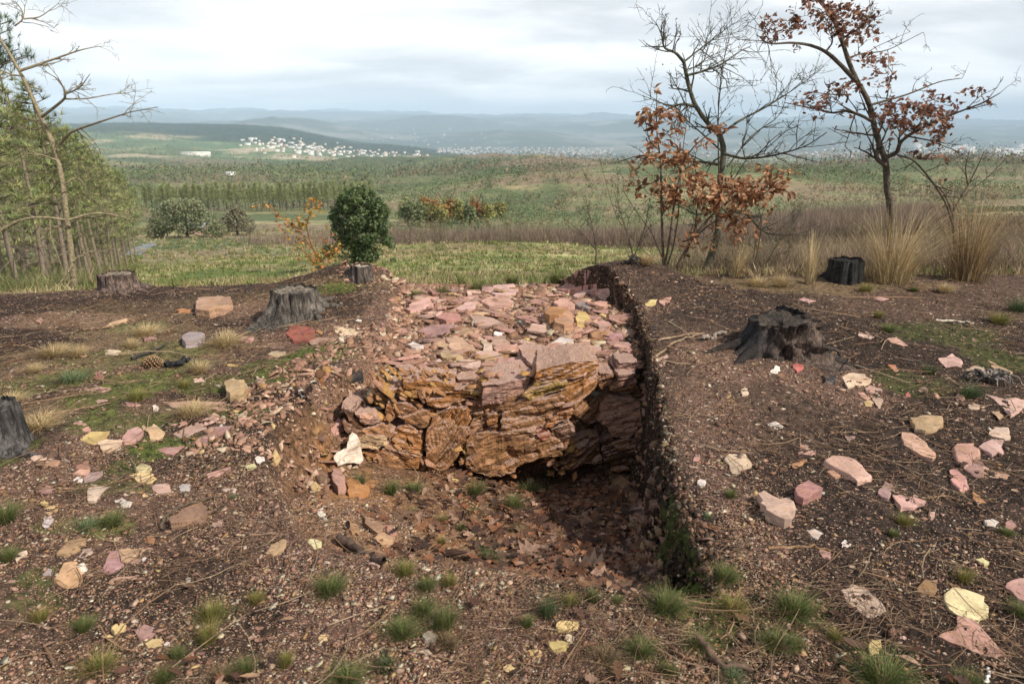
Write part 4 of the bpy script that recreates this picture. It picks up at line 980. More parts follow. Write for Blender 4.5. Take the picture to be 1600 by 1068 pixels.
def rubble():
    """the broken pink plates that cover the shelf, its back edge and the left bank"""
    rng = np.random.default_rng(5); n = 13000
    x = rng.uniform(-1.7, 1.35, n); y = rng.uniform(3.2, 7.5, n)
    xr = np.interp(y, XR_Y, XR_X); xl = np.interp(y, XL_Y, XL_X)
    on = (x < xr - .03) & (x > xl - .05) & (y > 4.68 + .06 * rng.normal(size=n)) & (y < 7.35)
    lb = (x < xl + .30) & (x > xl - .42) & (y > 3.1) & (y < 5.4)
    rb = ((x > xr - .22) & (x < xr + .02) & (y > 6.2)) | ((((x + 1.5) / .5) ** 2 + ((y - 6.6) / .35) ** 2 < rng.uniform(0, 1, n)))
    keep = on | (lb & (rng.uniform(0, 1, n) < 1.0)) | rb
    x, y, on, lb = x[keep], y[keep], on[keep], lb[keep]; m = len(x); z = H(x, y)
    s = .008 + .10 * rng.beta(.8, 4.0, m); s = np.where(on, s, s * .62)
    col = CHIPCOL[rng.choice(len(CHIPCOL), m, p=np.array([.25, .22, .11, .17, .03, .02, .02, .11, .05, .02]))] * rng.uniform(.75, 1.15, (m, 1))
    oc = fbm(x, y, 1.1, 2, 61) > .56; col[oc & on & (rng.uniform(0, 1, m) < .2)] = (.27, .145, .07)
    sc = np.stack([s * rng.uniform(.9, 1.6, m), s * rng.uniform(.6, 1., m), s * rng.uniform(.05, .16, m) + .003], -1)
    R = np.where(on[:, None, None], rots(rng, m, .38), rots(rng, m, 1.0))
    V, F, C = scatter(plate_shapes(rng, m), plate_faces(), np.stack([x, y, z + sc[:, 2] * .7], -1), R, sc, col)
    tag(mesh_np('rock_rubble', V, F, M_CHIP, color=C), kind='stuff')
rubble()
splinters()
def wall_chips():
    """chips and clods sticking out of the trench's right wall and the left bank"""
    rng = np.random.default_rng(15); n = 6500
    y = rng.uniform(2.1, 6.6, n); xr = np.interp(y, XR_Y, XR_X); x = xr - rng.uniform(-.05, .16, n); z = H(x, y)
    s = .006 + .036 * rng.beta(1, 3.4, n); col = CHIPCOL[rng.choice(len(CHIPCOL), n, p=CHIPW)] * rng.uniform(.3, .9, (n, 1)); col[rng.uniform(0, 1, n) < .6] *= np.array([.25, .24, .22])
    big = (rng.uniform(0, 1, n) < .10) & (z < -.16); s = np.where(big, rng.uniform(.025, .06, n), np.minimum(s, .024)); col[big] = np.array([(.24, .15, .12), (.20, .12, .09), (.26, .17, .10)])[rng.integers(0, 3, big.sum())]
    sc = np.stack([s, s, s * .7], -1)
    V, F, C = scatter(chip_shapes(rng, n, .7), BASE_CHIP_F, np.stack([x, y, z + s * .2], -1), rots(rng, n, 1.4), sc, col)
    tag(mesh_np('wall_chips', V, F, M_CHIP, color=C), kind='stuff')
wall_chips()
def strands(name, rng, n, lo, hi, wid, cols, dens, ymin=1.35, ymax=8, lift=.006, arc=.12, tilt=.12):
    x, y = place_uniform(rng, n, ymin, ymax); k = rng.uniform(0, 1, n) < dens(x, y); x, y = x[k], y[k]; m = len(x)
    a = rng.uniform(0, 2 * math.pi, m); ln = rng.uniform(lo, hi, m) * np.clip(y / 3, .8, 1.6); b = rng.uniform(-arc, arc, m); tl = np.abs(rng.normal(0, tilt, m))
    ss = np.array([-.5, -.17, .17, .5]); px = x[:, None] + ln[:, None] * (ss * np.cos(a)[:, None] - b[:, None] * (ss ** 2) * 4 * np.sin(a)[:, None])
    py = y[:, None] + ln[:, None] * (ss * np.sin(a)[:, None] + b[:, None] * (ss ** 2) * 4 * np.cos(a)[:, None])
    pz = H(px.ravel(), py.ravel()).reshape(px.shape); pz = np.where((np.ptp(pz, axis=1) < .12)[:, None], np.maximum(pz, pz.mean(1)[:, None]), pz + np.array([0, 9., 0, 0])) + lift + tl[:, None] * (ss + .5) * ln[:, None] * .8
    kk = np.ptp(pz, axis=1) < .10 + .35 * ln; px, py, pz, a, y, x = px[kk], py[kk], pz[kk], a[kk], y[kk], x[kk]; m = len(x)
    w = wid * rng.uniform(.6, 1.3, m)[:, None] * np.clip(y / 2.6, .8, 2.2)[:, None]; nx, ny = -np.sin(a)[:, None] * w, np.cos(a)[:, None] * w
    V = np.stack([np.stack([px + nx, py + ny, pz], -1), np.stack([px - nx, py - ny, pz], -1), np.stack([px, py, pz + w * 1.2], -1)], 2)   # m,4,3,3
    F = []
    for i in range(3):
        for (p, q) in ((0, 2), (2, 1)): F.append((i * 3 + p, (i + 1) * 3 + p, (i + 1) * 3 + q, i * 3 + q))
    F = (np.array(F)[None] + (np.arange(m) * 12)[:, None, None]).reshape(-1, 4)
    C = np.repeat(cols[rng.integers(0, len(cols), m)] * rng.uniform(.6, 1.2, (m, 1)), 12, axis=0)
    return tag(mesh_np(name, V.reshape(-1, 3), F, M_NEEDLE, color=C), kind='stuff')
NC = np.array([(.16, .09, .05), (.11, .06, .038), (.22, .135, .08), (.075, .045, .03), (.27, .19, .12)])
def in_trench(x, y): return (x < np.interp(y, XR_Y, XR_X) - .04) & (x > np.interp(y, XL_Y, XL_X) + .12) & (y < 4.4) & (y > 2.45)
strands('pine_needles', np.random.default_rng(21), 17000, .05, .16, .0011, NC, lambda x, y: (.05 + .95 * sstep(.45, .62, fbm(x, y, 1.5, 4, 99, .6))) * (1 - .7 * ((y > 4.6) & (np.abs(x) < 1))))
strands('dry_stems', np.random.default_rng(22), 420, .18, .45, .0022, NC[[0, 2, 4]], lambda x, y: .5 + 0 * x, lift=.012, arc=.2)
# leaf litter
def leaf_mesh(kind, rng):
    """curled dead leaf as a strip of folded quads: 'chestnut' long and toothed, 'oak' lobed"""
    n = 9; s = np.linspace(0, 1, n)
    if kind == 'oak': w = .30 * np.sin(math.pi * s ** .8) * (1 + .45 * np.where(np.arange(n) % 2 == 0, -1, 1)) + .012
    else: w = .17 * np.sin(math.pi * s ** .75) * (1 + .08 * np.where(np.arange(n) % 2 == 0, -1, 1)) + .008
    cz = rng.uniform(.1, .5) * (s - .5) ** 2 * rng.choice([-1, 1]); fold = rng.uniform(.15, .8)
    L_ = np.stack([s - .5, w, cz + w * fold], -1); M_ = np.stack([s - .5, 0 * s, cz], -1); R_ = np.stack([s - .5, -w, cz + w * fold], -1)
    V = np.concatenate([L_, M_, R_]); F = []
    for i in range(n - 1): F += [(i, i + 1, n + i + 1, n + i), (n + i, n + i + 1, 2 * n + i + 1, 2 * n + i)]
    return V, np.array(F)
LC = np.array([(.15, .075, .045), (.10, .05, .035), (.20, .11, .065), (.08, .042, .03), (.26, .16, .10), (.17, .075, .04), (.34, .21, .15), (.27, .12, .06), (.05, .03, .022)])
def litter():
    rng = np.random.default_rng(31); mb = MB()
    def put(n, fx, size, tilt=.6):
        x, y = fx(n); m = len(x); z = H(x, y)
        for kind in ('oak', 'chestnut'):
            for v in range(3):
                k = np.arange(m) % 6 == (v + (3 if kind == 'oak' else 0)); mm = k.sum()
                V0, F0 = leaf_mesh(kind, rng); s = rng.uniform(*size, mm)
                sc = np.stack([s, s, s * rng.uniform(.5, 1.2, mm)], -1)
                V, F, C = scatter(V0, F0, np.stack([x[k], y[k], z[k] + .012 + rng.uniform(0, .02, mm)], -1), rots(rng, mm, tilt), sc, LC[rng.integers(0, len(LC), mm)] * rng.uniform(.7, 1.2, (mm, 1)))
                mb.add(V, F, C)
    def trench(n):
        y = rng.uniform(2.35, 4.5, n); xr = np.interp(y, XR_Y, XR_X); x = xr - .08 - rng.beta(1, 1.7, n) * 1.5
        k = (x > np.interp(y, XL_Y, XL_X) + .3) & (rng.uniform(0, 1, n) < .35 + .65 * sstep(-.3, .35, x)); return x[k], y[k]
    def everywhere(n):
        x, y = place_uniform(rng, n, 1.4, 7); k = rng.uniform(0, 1, n) < sstep(.5, .7, fbm(x, y, 1.2, 3, 101)); return x[k], y[k]
    put(4200, trench, (.03, .085)); put(160, trench, (.10, .17)); put(500, everywhere, (.03, .07), .4)
    tag(mb.build('leaf_litter', M_LEAF), kind='stuff')
litter()

# ------------------------------------------------------------------ stumps
def stump(px, py, r, h, label, rng, top=(.20, .16, .12), side=(.12, .10, .085), burnt=0.0, roots=5, lean=0., jag=.25, broken=0., zoff=0., fl=.32, rag=0.):
    c = ground_at([px], [py])[0]; c[2] = H(c[0:1], c[1:2], False)[0] + zoff
    root = empty('tree_stump', tuple(c), label, 'tree stump')
    na, nh = 72, 16; th = np.linspace(0, 2 * math.pi, na, endpoint=False)
    ra = rng.uniform(0, 2 * math.pi, roots); ripple = 1 + .07 * np.sin(th * 11 + rng.uniform(0, 6)) + .05 * np.sin(th * 23 + 1.3) + .08 * (vnoise(np.cos(th) * 3 + 9, np.sin(th) * 3 + 9, 7) - .5)
    topz = h * (1 - broken * sstep(.2, 1, np.cos(th - 2.6)) + jag * (vnoise(np.cos(th) * 3 + 20, np.sin(th) * 3 + 20, int(px)) - .5) * .6 + jag * .10 * (vnoise(th * 22, 0 * th + 2, 5) - .5))
    V = []; C = []
    for i in range(nh):
        t = i / (nh - 1); flare = 1 + fl * (1 - t) ** 2.4
        rt = sum(np.maximum(0, np.cos(th - a)) ** 14 for a in ra) * (1 - t) ** 2 * .9
        rr = r * ripple * (flare + rt) * (1 + .05 * (vnoise(th * 7, 0 * th + t * 6, 3) - .5))
        z = -.06 + t * (topz + .06)
        if rag: rr = rr * (1 + rag * sstep(-.4, .6, np.cos(th + .9)) * ((fbm(th * 4, 0 * th + t * 5, 1.3, 3, 12, .6) - .5) * 1.6)); z = z + rag * .1 * (fbm(th * 5, 0 * th + t * 3, 1., 2, 13) - .5)
        V.append(np.stack([rr * np.cos(th) + lean * t * h, rr * np.sin(th), z], -1))
        b = burnt * (.4 + .6 * vnoise(th * 3, 0 * th + t * 3, 8)); rr_ = 1; b = np.clip(b * (1 if not rag else 1.15 - .75 * sstep(-.2, .8, np.cos(th + .9))), 0, 1); cc = np.array(side)[None] * (1 - b[:, None]) + np.array([.018, .017, .018]) * b[:, None]; C.append(cc)
    V = np.concatenate(V); C = np.concatenate(C)
    i = np.arange(nh - 1)[:, None] * na; j = np.arange(na)[None]; k = (j + 1) % na
    F = np.stack([i + j, i + k, i + na + k, i + na + j], -1).reshape(-1, 4)
    mesh_np('bark', V, F, M_STUMP, root, C, smooth=False)
    # cut top, uneven, a bit hollow
    rings = [.97, .8, .6, .4, .2, .0]; V = []; C = []
    for q, f in enumerate(rings):
        rr = r * ripple * f; z = topz * (.97 if q == 0 else 1) - .02 - (1 - f) * h * .10 + .012 * vnoise(th * 5, 0 * th + f * 9, 4)
        if f < .9: z = z * .5 + .5 * (topz.mean() - .03 - (1 - f) * h * .12)
        V.append(np.stack([rr * np.cos(th) + lean * h, rr * np.sin(th), z], -1)); C.append(np.ones((na, 1)) * np.array(top) * (.6 + .5 * f))
    V = np.concatenate(V); C = np.concatenate(C); i = np.arange(len(rings) - 1)[:, None] * na
    F = np.stack([i + j, i + k, i + na + k, i + na + j], -1).reshape(-1, 4)
    mesh_np('cut_top', V, F, M_STUMP, root, C)
    for a in ra[:roots]:
        m = MB(); n = 8; s = np.linspace(0, 1, n); L_ = r * rng.uniform(1.4, 2.2); w = a + s * rng.uniform(-.5, .5)
        X = np.cos(w) * (r * .8 + s * L_); Y = np.sin(w) * (r * .8 + s * L_); gz = H(X + c[0], Y + c[1]) - c[2]
        P = np.stack([X, Y, gz + .03 * (1 - s) + h * .22 * (1 - s) ** 3 - .012], -1)
        m.tube(P, r * .22 * (1 - s) ** .8 + .006, 7, np.array(side) * (1 - burnt * .7), rough=.2, rng=rng); m.build('root', M_STUMP, root)
    return root
rs = np.random.default_rng(41)
stump(186, 455, .17, .20, 'squat bark covered stump on the left crest in front of the pines', rs, (.26, .21, .16), (.15, .10, .08), .4, 4, jag=.3)
stump(464, 492, .185, .235, 'weathered grey stump with vertical cracks left of the shelf', rs, (.20, .165, .13), (.155, .13, .105), .7, 6, jag=.12)
stump(565, 431, .095, .085, 'small pale topped stump on the rubble heap behind the shelf', rs, (.42, .36, .28), (.13, .10, .08), .5, 3, jag=.35, zoff=.02)
stump(1218, 548, .235, .30, 'big broken charred stump with mossy roots on the right bank', rs, (.055, .04, .03), (.12, .08, .06), 1.15, 6, jag=.3, broken=.15, zoff=-.03, fl=.2, rag=.5)
stump(-4, 700, .13, .24, 'charred grey stump cut off by the left edge', rs, (.10, .09, .08), (.11, .10, .095), .6, 4, jag=.3)
stump(1318, 438, .17, .26, 'black burnt stump behind the tall straw tufts on the right', rs, (.03, .028, .025), (.03, .028, .026), .9, 3, jag=.3, zoff=-.02)
# splinters and hanging root shreds on the broken stump
def rootmass(px, py, label, n, r, cat='burnt root', name='burnt_root', tint=(.04, .033, .03)):
    rng = np.random.default_rng(int(px)); c = ground_at([px], [py])[0]; mb = MB()
    for i in range(n):
        a = rng.uniform(0, 2 * math.pi); l_ = rng.uniform(.4, 1.) * r; k = 7; s = np.linspace(0, 1, k)
        X = np.cos(a) * s * l_ + rng.normal(0, .012, k); Y = np.sin(a) * s * l_ * .6 + rng.normal(0, .012, k)
        Z = H(X + c[0], Y + c[1], False) - c[2] + .02 + .07 * np.sin(s * math.pi) * rng.uniform(.2, 1); Z[-1] -= .03
        g = rng.uniform(.6, 1.8); mb.tube(np.stack([X, Y, Z], -1), .014 * (1 - s * .8) * rng.uniform(.5, 1.3), 5, tuple(q * g for q in tint), rough=.2, rng=rng)
    tag(mb.build(name, M_STUMP, loc=tuple(c)), label, cat)
rootmass(985, 412, 'dark burnt roots lying on top of the bank at the far end of the shelf', 10, .16)
rootmass(1262, 556, 'tangle of grey root strands spilling off the broken stump', 34, .34, tint=(.07, .058, .05))
rootmass(1545, 598, 'heap of grey splintered twigs by the right edge', 26, .22, 'twig heap', 'twig_heap', (.16, .135, .12))
def stick(p, r, label, name='stick', col=(.24, .17, .11), cat='stick', sides=7):
    P = ground_at([q[0] for q in p], [q[1] for q in p], np.full(len(p), r * 1.2)); c = P.mean(0)
    t = np.linspace(0, 1, 14); Q = np.stack([np.interp(t, np.linspace(0, 1, len(P)), P[:, i]) for i in range(3)], -1); rng = np.random.default_rng(len(label))
    Q[1:-1] += rng.normal(0, r * .5, (12, 3)); m = MB(); m.tube(Q - c, r * (1.15 - .5 * t), sides, col, rough=.15, rng=rng)
    tag(m.build(name, M_WOOD, loc=tuple(c)), label, cat)
stick([(1018, 563), (1055, 533), (1100, 520)], .009, 'dry twig lying across the trench rim below the charred stump')
stick([(1028, 532), (1065, 523), (1130, 518)], .006, 'pale thin twig crossing the other twig on the right bank', col=(.36, .25, .16))
stick([(1045, 502), (1068, 516), (1080, 528)], .004, 'short pale twig above the crossed twigs', col=(.42, .32, .2))
stick([(1098, 530), (1115, 524), (1134, 518)], .018, 'flat grey wood splinter at the foot of the charred stump', col=(.22, .18, .15))
stick([(1462, 500), (1500, 502), (1522, 505)], .010, 'pale cream peeled stick lying on the far right soil', col=(.55, .47, .38))
stick([(252, 828), (258, 808), (285, 790), (330, 776)], .007, 'bent root curving over the streaked brown block', col=(.10, .075, .055), cat='root', name='root')
stick([(1200, 856), (1270, 853), (1300, 860)], .006, 'long brown twig on the right slope below the boulder', col=(.22, .13, .07))
stick([(1440, 777), (1480, 775), (1510, 785)], .004, 'thin curved twig right of the stepped pink slab', col=(.30, .20, .12))
stick([(1540, 1068), (1544, 1050), (1545, 1044)], .005, 'short white twig at the bottom edge right', col=(.6, .58, .55))
stick([(530, 840), (560, 858), (600, 875)], .020, 'dark rotten branch at the mouth of the trench', col=(.075, .05, .038), cat='branch', name='branch')
stick([(1040, 1002), (1065, 1025), (1090, 1032)], .006, 'brown curved twig in the centre right foreground', col=(.20, .11, .07))
stick([(885, 1025), (905, 1012), (933, 1000)], .004, 'red brown twig across the centre foreground', col=(.24, .12, .08))
stick([(1090, 995), (1120, 1030), (1180, 1050)], .012, 'bark strip in the litter at bottom right of centre', col=(.13, .08, .06))
stick([(492, 592), (510, 582), (535, 575)], .004, 'orange stem over the black root end', col=(.36, .20, .08))
stick([(205, 560), (240, 548), (262, 536)], .010, 'dark charred twig behind the pine cone', col=(.04, .035, .035))
stick([(258, 570), (280, 568), (296, 560)], .020, 'black charred branch stub touching the pine cone', col=(.02, .02, .022))
stick([(130, 515), (160, 512), (195, 505)], .010, 'thin brown branch on the upper left slope', col=(.2, .13, .08))
# pine cone
def pine_cone():
    rng = np.random.default_rng(3); c = ground_at([237], [566], np.array([.035]))[0]
    root = empty('pine_cone', tuple(c), 'open brown pine cone lying on the left slope', 'pine cone'); mb = MB(); core = MB()
    s = np.linspace(0, 1, 9); core.tube(np.stack([(s - .5) * .13, 0 * s, 0 * s], -1), .006 + .018 * np.sin(math.pi * s ** .7), 8, (.09, .05, .03)); core.build('core', M_WOOD, root)
    sv = np.array([[0, 0, 0], [.5, -.35, .1], [.5, .35, .1], [1, -.42, .25], [1, .42, .25], [1.1, 0, .42], [1, 0, .05]]); sf = np.array([[0, 1, 2], [1, 3, 5], [1, 5, 2], [2, 5, 4], [3, 6, 5], [4, 5, 6], [0, 6, 3], [0, 4, 6]])
    for i in range(95):
        t = (i + .5) / 95; a = i * 2.39996; r = .004 + .018 * math.sin(math.pi * t ** .7)
        ln = .030 * (.5 + .7 * math.sin(math.pi * t ** .8)); d = np.array([.45, math.cos(a), math.sin(a)]); d /= np.linalg.norm(d); sd = np.cross(d, [1, 0, 0]); sd /= np.linalg.norm(sd); up = np.cross(sd, d)
        V = np.array([(t - .5) * .13, math.cos(a) * r, math.sin(a) * r]) + sv[:, :1] * d * ln + sv[:, 1:2] * sd * .024 + sv[:, 2:] * up * .018
        cc = np.array([(.14, .075, .04)] * 7); cc[5] = (.50, .36, .22); cc[3:5] = (.36, .23, .13); mb.add(V, sf, cc)
    mb.build('scales', M_WOOD, root); root.rotation_euler = (0, .1, .35)
pine_cone()
# ------------------------------------------------------------------ grass tufts
def tuft_mesh(rng, n, h, spread, cols, lean=.5, w=.0016, segs=3, stiff=1.0):
    a = rng.uniform(0, 2 * math.pi, n); r = spread * rng.uniform(0, 1, n) ** .6; L_ = h * rng.uniform(.45, 1., n); ln = lean * rng.uniform(.1, 1., n) * (.4 + .9 * r / spread)
    s = np.linspace(0, 1, segs + 1); ax = a + rng.normal(0, .6, n)
    hx = (r * .45)[:, None] * np.cos(a)[:, None] + (L_ * ln)[:, None] * np.cos(ax)[:, None] * s ** 1.6
    hy = (r * .45)[:, None] * np.sin(a)[:, None] + (L_ * ln)[:, None] * np.sin(ax)[:, None] * s ** 1.6
    hz = L_[:, None] * (s - .38 * ln[:, None] ** 1.5 * s ** 2.5 * stiff) - .01
    ww = w * (1 - s * .85) * np.ones((n, 1)); px, py = -np.sin(ax + .6)[:, None] * ww, np.cos(ax + .6)[:, None] * ww
    V = np.stack([np.stack([hx + px, hy + py, hz], -1), np.stack([hx - px, hy - py, hz], -1)], 2); F = [(i * 2, i * 2 + 1, i * 2 + 3, i * 2 + 2) for i in range(segs)]
    F = (np.array(F)[None] + (np.arange(n) * (segs + 1) * 2)[:, None, None]).reshape(-1, 4)
    C = np.repeat(cols[rng.integers(0, len(cols), n)] * rng.uniform(.7, 1.25, (n, 1)), (segs + 1) * 2, axis=0)
    return V.reshape(-1, 3), F, C
GREEN = np.array([(.09, .135, .032), (.12, .165, .042), (.065, .10, .027), (.18, .18, .065), (.22, .18, .09)]); YG = np.array([(.16, .18, .045), (.30, .25, .09), (.10, .15, .03), (.34, .22, .09)])
STR = np.array([(.50, .38, .20), (.60, .49, .30), (.42, .30, .15), (.32, .23, .11)]); BRN = np.array([(.24, .17, .10), (.20, .13, .08), (.12, .12, .04)])
DGR = np.array([(.05, .085, .03), (.07, .11, .04), (.10, .13, .06)]); BLU = np.array([(.13, .19, .09), (.20, .26, .14), (.10, .15, .06)])
KIND = {'g': ('green grass', 620, 1.0, GREEN, .75), 'y': ('yellow green grass', 520, 1.1, YG, .7), 's': ('straw grass', 600, .9, STR, .9), 'b': ('brown grass', 300, .9, BRN, .8),
        'd': ('dark green weed', 260, 1.1, DGR, .7), 'l': ('blue green grass', 260, .8, BLU, .8)}
protos = {}
for kk, (nm, n, hh, cols, lean) in KIND.items():
    for v in range(3):
        rng = np.random.default_rng(ord(kk) * 10 + v); V, F, C = tuft_mesh(rng, n, hh, .55, cols, lean * 1.15, .0075)
        o = mesh_np('grass_tuft', V, F, M_GRASS, color=C, link=False); protos[kk, v] = o.data; bpy.data.objects.remove(o)
TUFTS = '''610,768,34,g,at the left foot of the rock face|645,762,36,g,just right of the left foot of the rock face|742,772,36,g,below the tall rock column|690,812,22,y,on the trench floor in line with the tall rock column|742,802,26,g,in the middle of the trench floor|832,772,40,g,on the trench floor at the edge of the shadow|800,792,40,g,in front of the tuft at the shadow edge|855,742,36,g,at the foot of the big tan rock in the shade|560,752,40,d,at the far left foot of the rock face|690,846,20,y,small, in the middle of the pine needles of the floor|720,826,18,g,tiny, beside the small yellow tuft of the floor|808,830,26,g,at the near edge of the shaded litter|640,800,20,y,among the needles left on the trench floor|760,872,52,d,round with a pale oak leaf beside it|632,890,42,y,pale topped, at the trench mouth|515,918,58,g,alone in the left foreground gravel|665,916,36,g,beside the half hidden cream stone|702,912,30,y,right in front of the half hidden cream stone|662,952,44,g,behind the pair of tall tufts|628,986,54,g,left one of the tall pair at the bottom centre|694,972,50,g,back one of the tall pair at the bottom centre|698,1000,50,b,straw brown, beside the white cream wedge|855,954,48,d,leafy, behind the yellow crescent stone|890,940,28,y,thin, behind the leafy weed|925,932,26,g,at the near end of the litter|963,937,22,g,small, near end of the litter, right of the thin one|1040,947,66,g,at the dark near corner of the trench|822,974,28,g,left of the yellow crescent stone|942,1022,62,b,broad brown one near the bottom centre|1000,1016,52,g,touching the broad brown tuft|1045,1046,30,g,small, near the bottom, below the brown twig|1090,1006,48,g,beside the bark strip|1132,902,48,g,on the trench corner at the right|1142,950,54,y,beside the dead pale leaves on the right|1240,952,74,g,wide, left of the two tone slab|1212,1006,54,g,left of the bright small weed|1240,1010,34,g,joined to the right of another tuft at bottom right|1303,994,30,y,bright small one at the bottom right|1380,1058,96,g,big one at the bottom edge right of centre|1510,1066,46,g,at the bottom edge far right|1506,902,34,y,left of the pink slab at the right edge|1412,812,34,y,below the stepped pink slab|1396,832,20,g,tiny, below the tuft of the stepped slab|1572,832,26,g,beside the whitish flakes|1596,958,40,g,cut by the right edge|400,938,32,y,alone at the lower left centre|330,960,52,y,dark and low at the lower left|130,976,38,g,left of the five sided mauve stone|62,962,34,y,near the left edge at the bottom|155,1036,62,y,big one at the bottom left|275,1025,30,g,below the white oval pebble|260,1062,40,g,at the bottom edge left|325,1000,44,y,between two leaning needles at lower left|382,1046,40,g,green one beside a straw tuft at the bottom|345,1056,54,b,dry one at the bottom edge left of centre|540,1058,66,g,at the bottom edge, left of centre|446,1036,30,y,small, bottom left of centre|600,1040,50,d,dark, bottom centre|12,810,50,g,tall, at the left edge above the leafy weed|135,822,50,l,thin, on the soil below the veined wedge|175,818,46,g,mossy, beside the thin blue green tuft|12,868,36,g,at the left edge below the tall one|1140,772,22,g,small, on the trench rim|1105,806,20,l,tiny, on the right rim of the trench|1145,1055,50,l,leafy, at the bottom right of centre|365,780,16,l,tiny, above the streaked brown block|62,658,78,s,round and pale, beside the charred stump at the left edge|18,622,52,s,behind the round pale tuft|352,532,62,s,yellow, near the weathered stump|84,548,56,s,upper left of the slope, left one|122,552,36,s,upper left of the slope, right of the left one|228,518,60,s,low, on the upper left slope|15,698,34,l,at the left edge in front of the charred stump|112,588,66,l,pale and wide on the left slope|312,578,38,s,right of the black charred branch|300,642,64,s,flat, lying over the long pink ledge|52,578,34,s,small, at left below the upper pair|205,540,30,s,small, between the upper tufts|288,602,24,y,small dome on the left slope|215,622,40,y,low, over the moss patch|1450,578,34,d,left of the broad pale pink slab|1515,612,52,d,right of the dusty pink stone, feathery|1388,516,30,g,right of the broken stump|1372,494,22,y,with orange leaves, right of the broken stump|1010,408,36,s,on top of the bank at the far end of the shelf|1185,440,52,s,low and pale behind the broken stump|1220,442,40,s,low and pale, second behind the broken stump|1352,452,28,y,yellow, in front of the tall straw tufts|1475,452,34,s,yellow, in front of the right tall tuft|1428,452,18,g,tiny bright one before the tall straw tufts|1590,480,50,d,at the right edge near the crest|1560,500,40,y,low, near the right edge crest|650,462,26,g,at the left end of the shelf crest|745,452,30,g,upright, behind the shelf crest|690,456,28,g,between the two at the shelf crest|800,442,30,g,behind the crest plate|870,436,40,g,behind the smooth plate at the shelf end'''
def tufts():
    rows = [r.split(',', 4) for r in TUFTS.split('|')]
    P = np.array([[float(a), float(b)] for a, b, *_ in rows]); wd = np.array([float(r[2]) for r in rows]); W = ground_at(P[:, 0], P[:, 1] + wd * .12, 0., 14.)
    for i, (r, w) in enumerate(zip(rows, wd)):
        k = r[3]; c = W[i]; D = math.hypot(c[1], CAMZ - c[2]); s = w / FPX * D
        c[2] = H(c[0:1], c[1:2])[0]
        me = protos[k, i % 3]; o = bpy.data.objects.new('grass_tuft', me); COL.objects.link(o); o.location = c
        rng = random.Random(i); sz = s * .88; o.scale = (sz, sz, sz * rng.uniform(.5, .8) * (.72 if w > 50 else 1)); o.rotation_euler = (0, 0, rng.uniform(0, 6.28))
        tag(o, 'tuft of ' + KIND[k][0].replace(' weed', ' weed leaves') + ' ' + r[4].replace(',', ''), 'grass tuft', 'grass tufts on the bare soil')
tufts()
def tall_grass(px, py, hpx, wpx, n, cols, label, lean, w, Y=None):
    rng = np.random.default_rng(int(px)); c = ground_at([px], [py], 0., 16.)[0] if Y is None else at_depth(np.array([px]), np.array([py]), Y)[0]
    D = c[1]; c[2] = H(c[0:1], c[1:2])[0]; V, F, C = tuft_mesh(rng, n, hpx / FPX * D, wpx / FPX * D * .25, cols, lean, w, 5, .7); V2, F2, C2 = tuft_mesh(rng, n // 2, hpx / FPX * D * .5, wpx / FPX * D * .45, cols * .7, lean * 1.5, w, 5, 1.2); F = np.concatenate([F, F2 + len(V)]); V = np.concatenate([V, V2]); C = np.concatenate([C, C2]); sk = rng.uniform(-.25, .35); V[:, 0] += sk * V[:, 2] * fbm(V[:, 0], V[:, 1], 3., 2, 5)
    tag(mesh_np('tall_grass', V, F, M_GRASS, color=C, loc=tuple(c)), label, 'tall grass', 'dry tall grass clumps')
tall_grass(1392, 440, 150, 210, 420, STR, 'wide tall straw coloured grass clump in front of the brown leaved tree', .95, .0026)
tall_grass(1508, 436, 165, 160, 480, np.concatenate([STR[[0, 2]], BRN[:2]]), 'tall brownish straw grass clump right of the brown leaved tree', .6, .0026)
tall_grass(1265, 443, 95, 40, 150, STR[:2], 'narrow pale upright grass clump left of the black burnt stump', .35, .003)
tall_grass(1150, 432, 60, 60, 160, STR, 'thin straw grass at the foot of the crooked bare tree', .6, .0022)

# ------------------------------------------------------------------ trees drawn branch by branch
def path3(P, Y, rng, wob=.02, n=None):
    P = np.array(P, float); n = n or max(8, len(P) * 4); t = np.linspace(0, len(P) - 1, n); k = np.arange(len(P))
    px = np.interp(t, k, P[:, 0]); py = np.interp(t, k, P[:, 1])
    ker = np.array([.25, .5, .25])
    for _ in range(2):
        px[1:-1] = np.convolve(px, ker, 'same')[1:-1]; py[1:-1] = np.convolve(py, ker, 'same')[1:-1]
    yd = np.interp(t, [0, len(P) - 1], [Y[0], Y[1]]) + wob * np.cumsum(rng.normal(0, 1, n)) * .5
    yd[0] = Y[0]
    return at_depth(px, py, yd)
def twigs(mb, rng, P, R, n, L_, col, depth=2, spread=.9, tips=None, up=.2):
    """recursive side twigs along a limb; their ends go into `tips`"""
    for _ in range(n):
        i = rng.integers(max(1, len(P) // 5), len(P)); p = P[i]; d = P[min(i, len(P) - 1)] - P[i - 1]; d /= np.linalg.norm(d) + 1e-9
        q = d + rng.normal(0, spread, 3); q[2] += up; q /= np.linalg.norm(q); l_ = L_ * rng.uniform(.4, 1.)
        k = 6; s = np.linspace(0, 1, k)[:, None]; bend = rng.normal(0, .22, 3); Q = p + q * s * l_ + bend * l_ * s ** 2 + rng.normal(0, .012 * l_, (k, 3)) * (s > 0)
        r = min(R[i] * .55, .008 + .004 * depth); mb.tube(Q, r * (1 - .75 * s[:, 0]) + .0009, 5 if depth > 1 else 4, col)
        if tips is not None: tips.append(Q[-1]); tips.append(Q[k // 2])
        if depth > 0: twigs(mb, rng, Q, np.full(k, r), 3, l_ * .55, col, depth - 1, spread, tips, up)
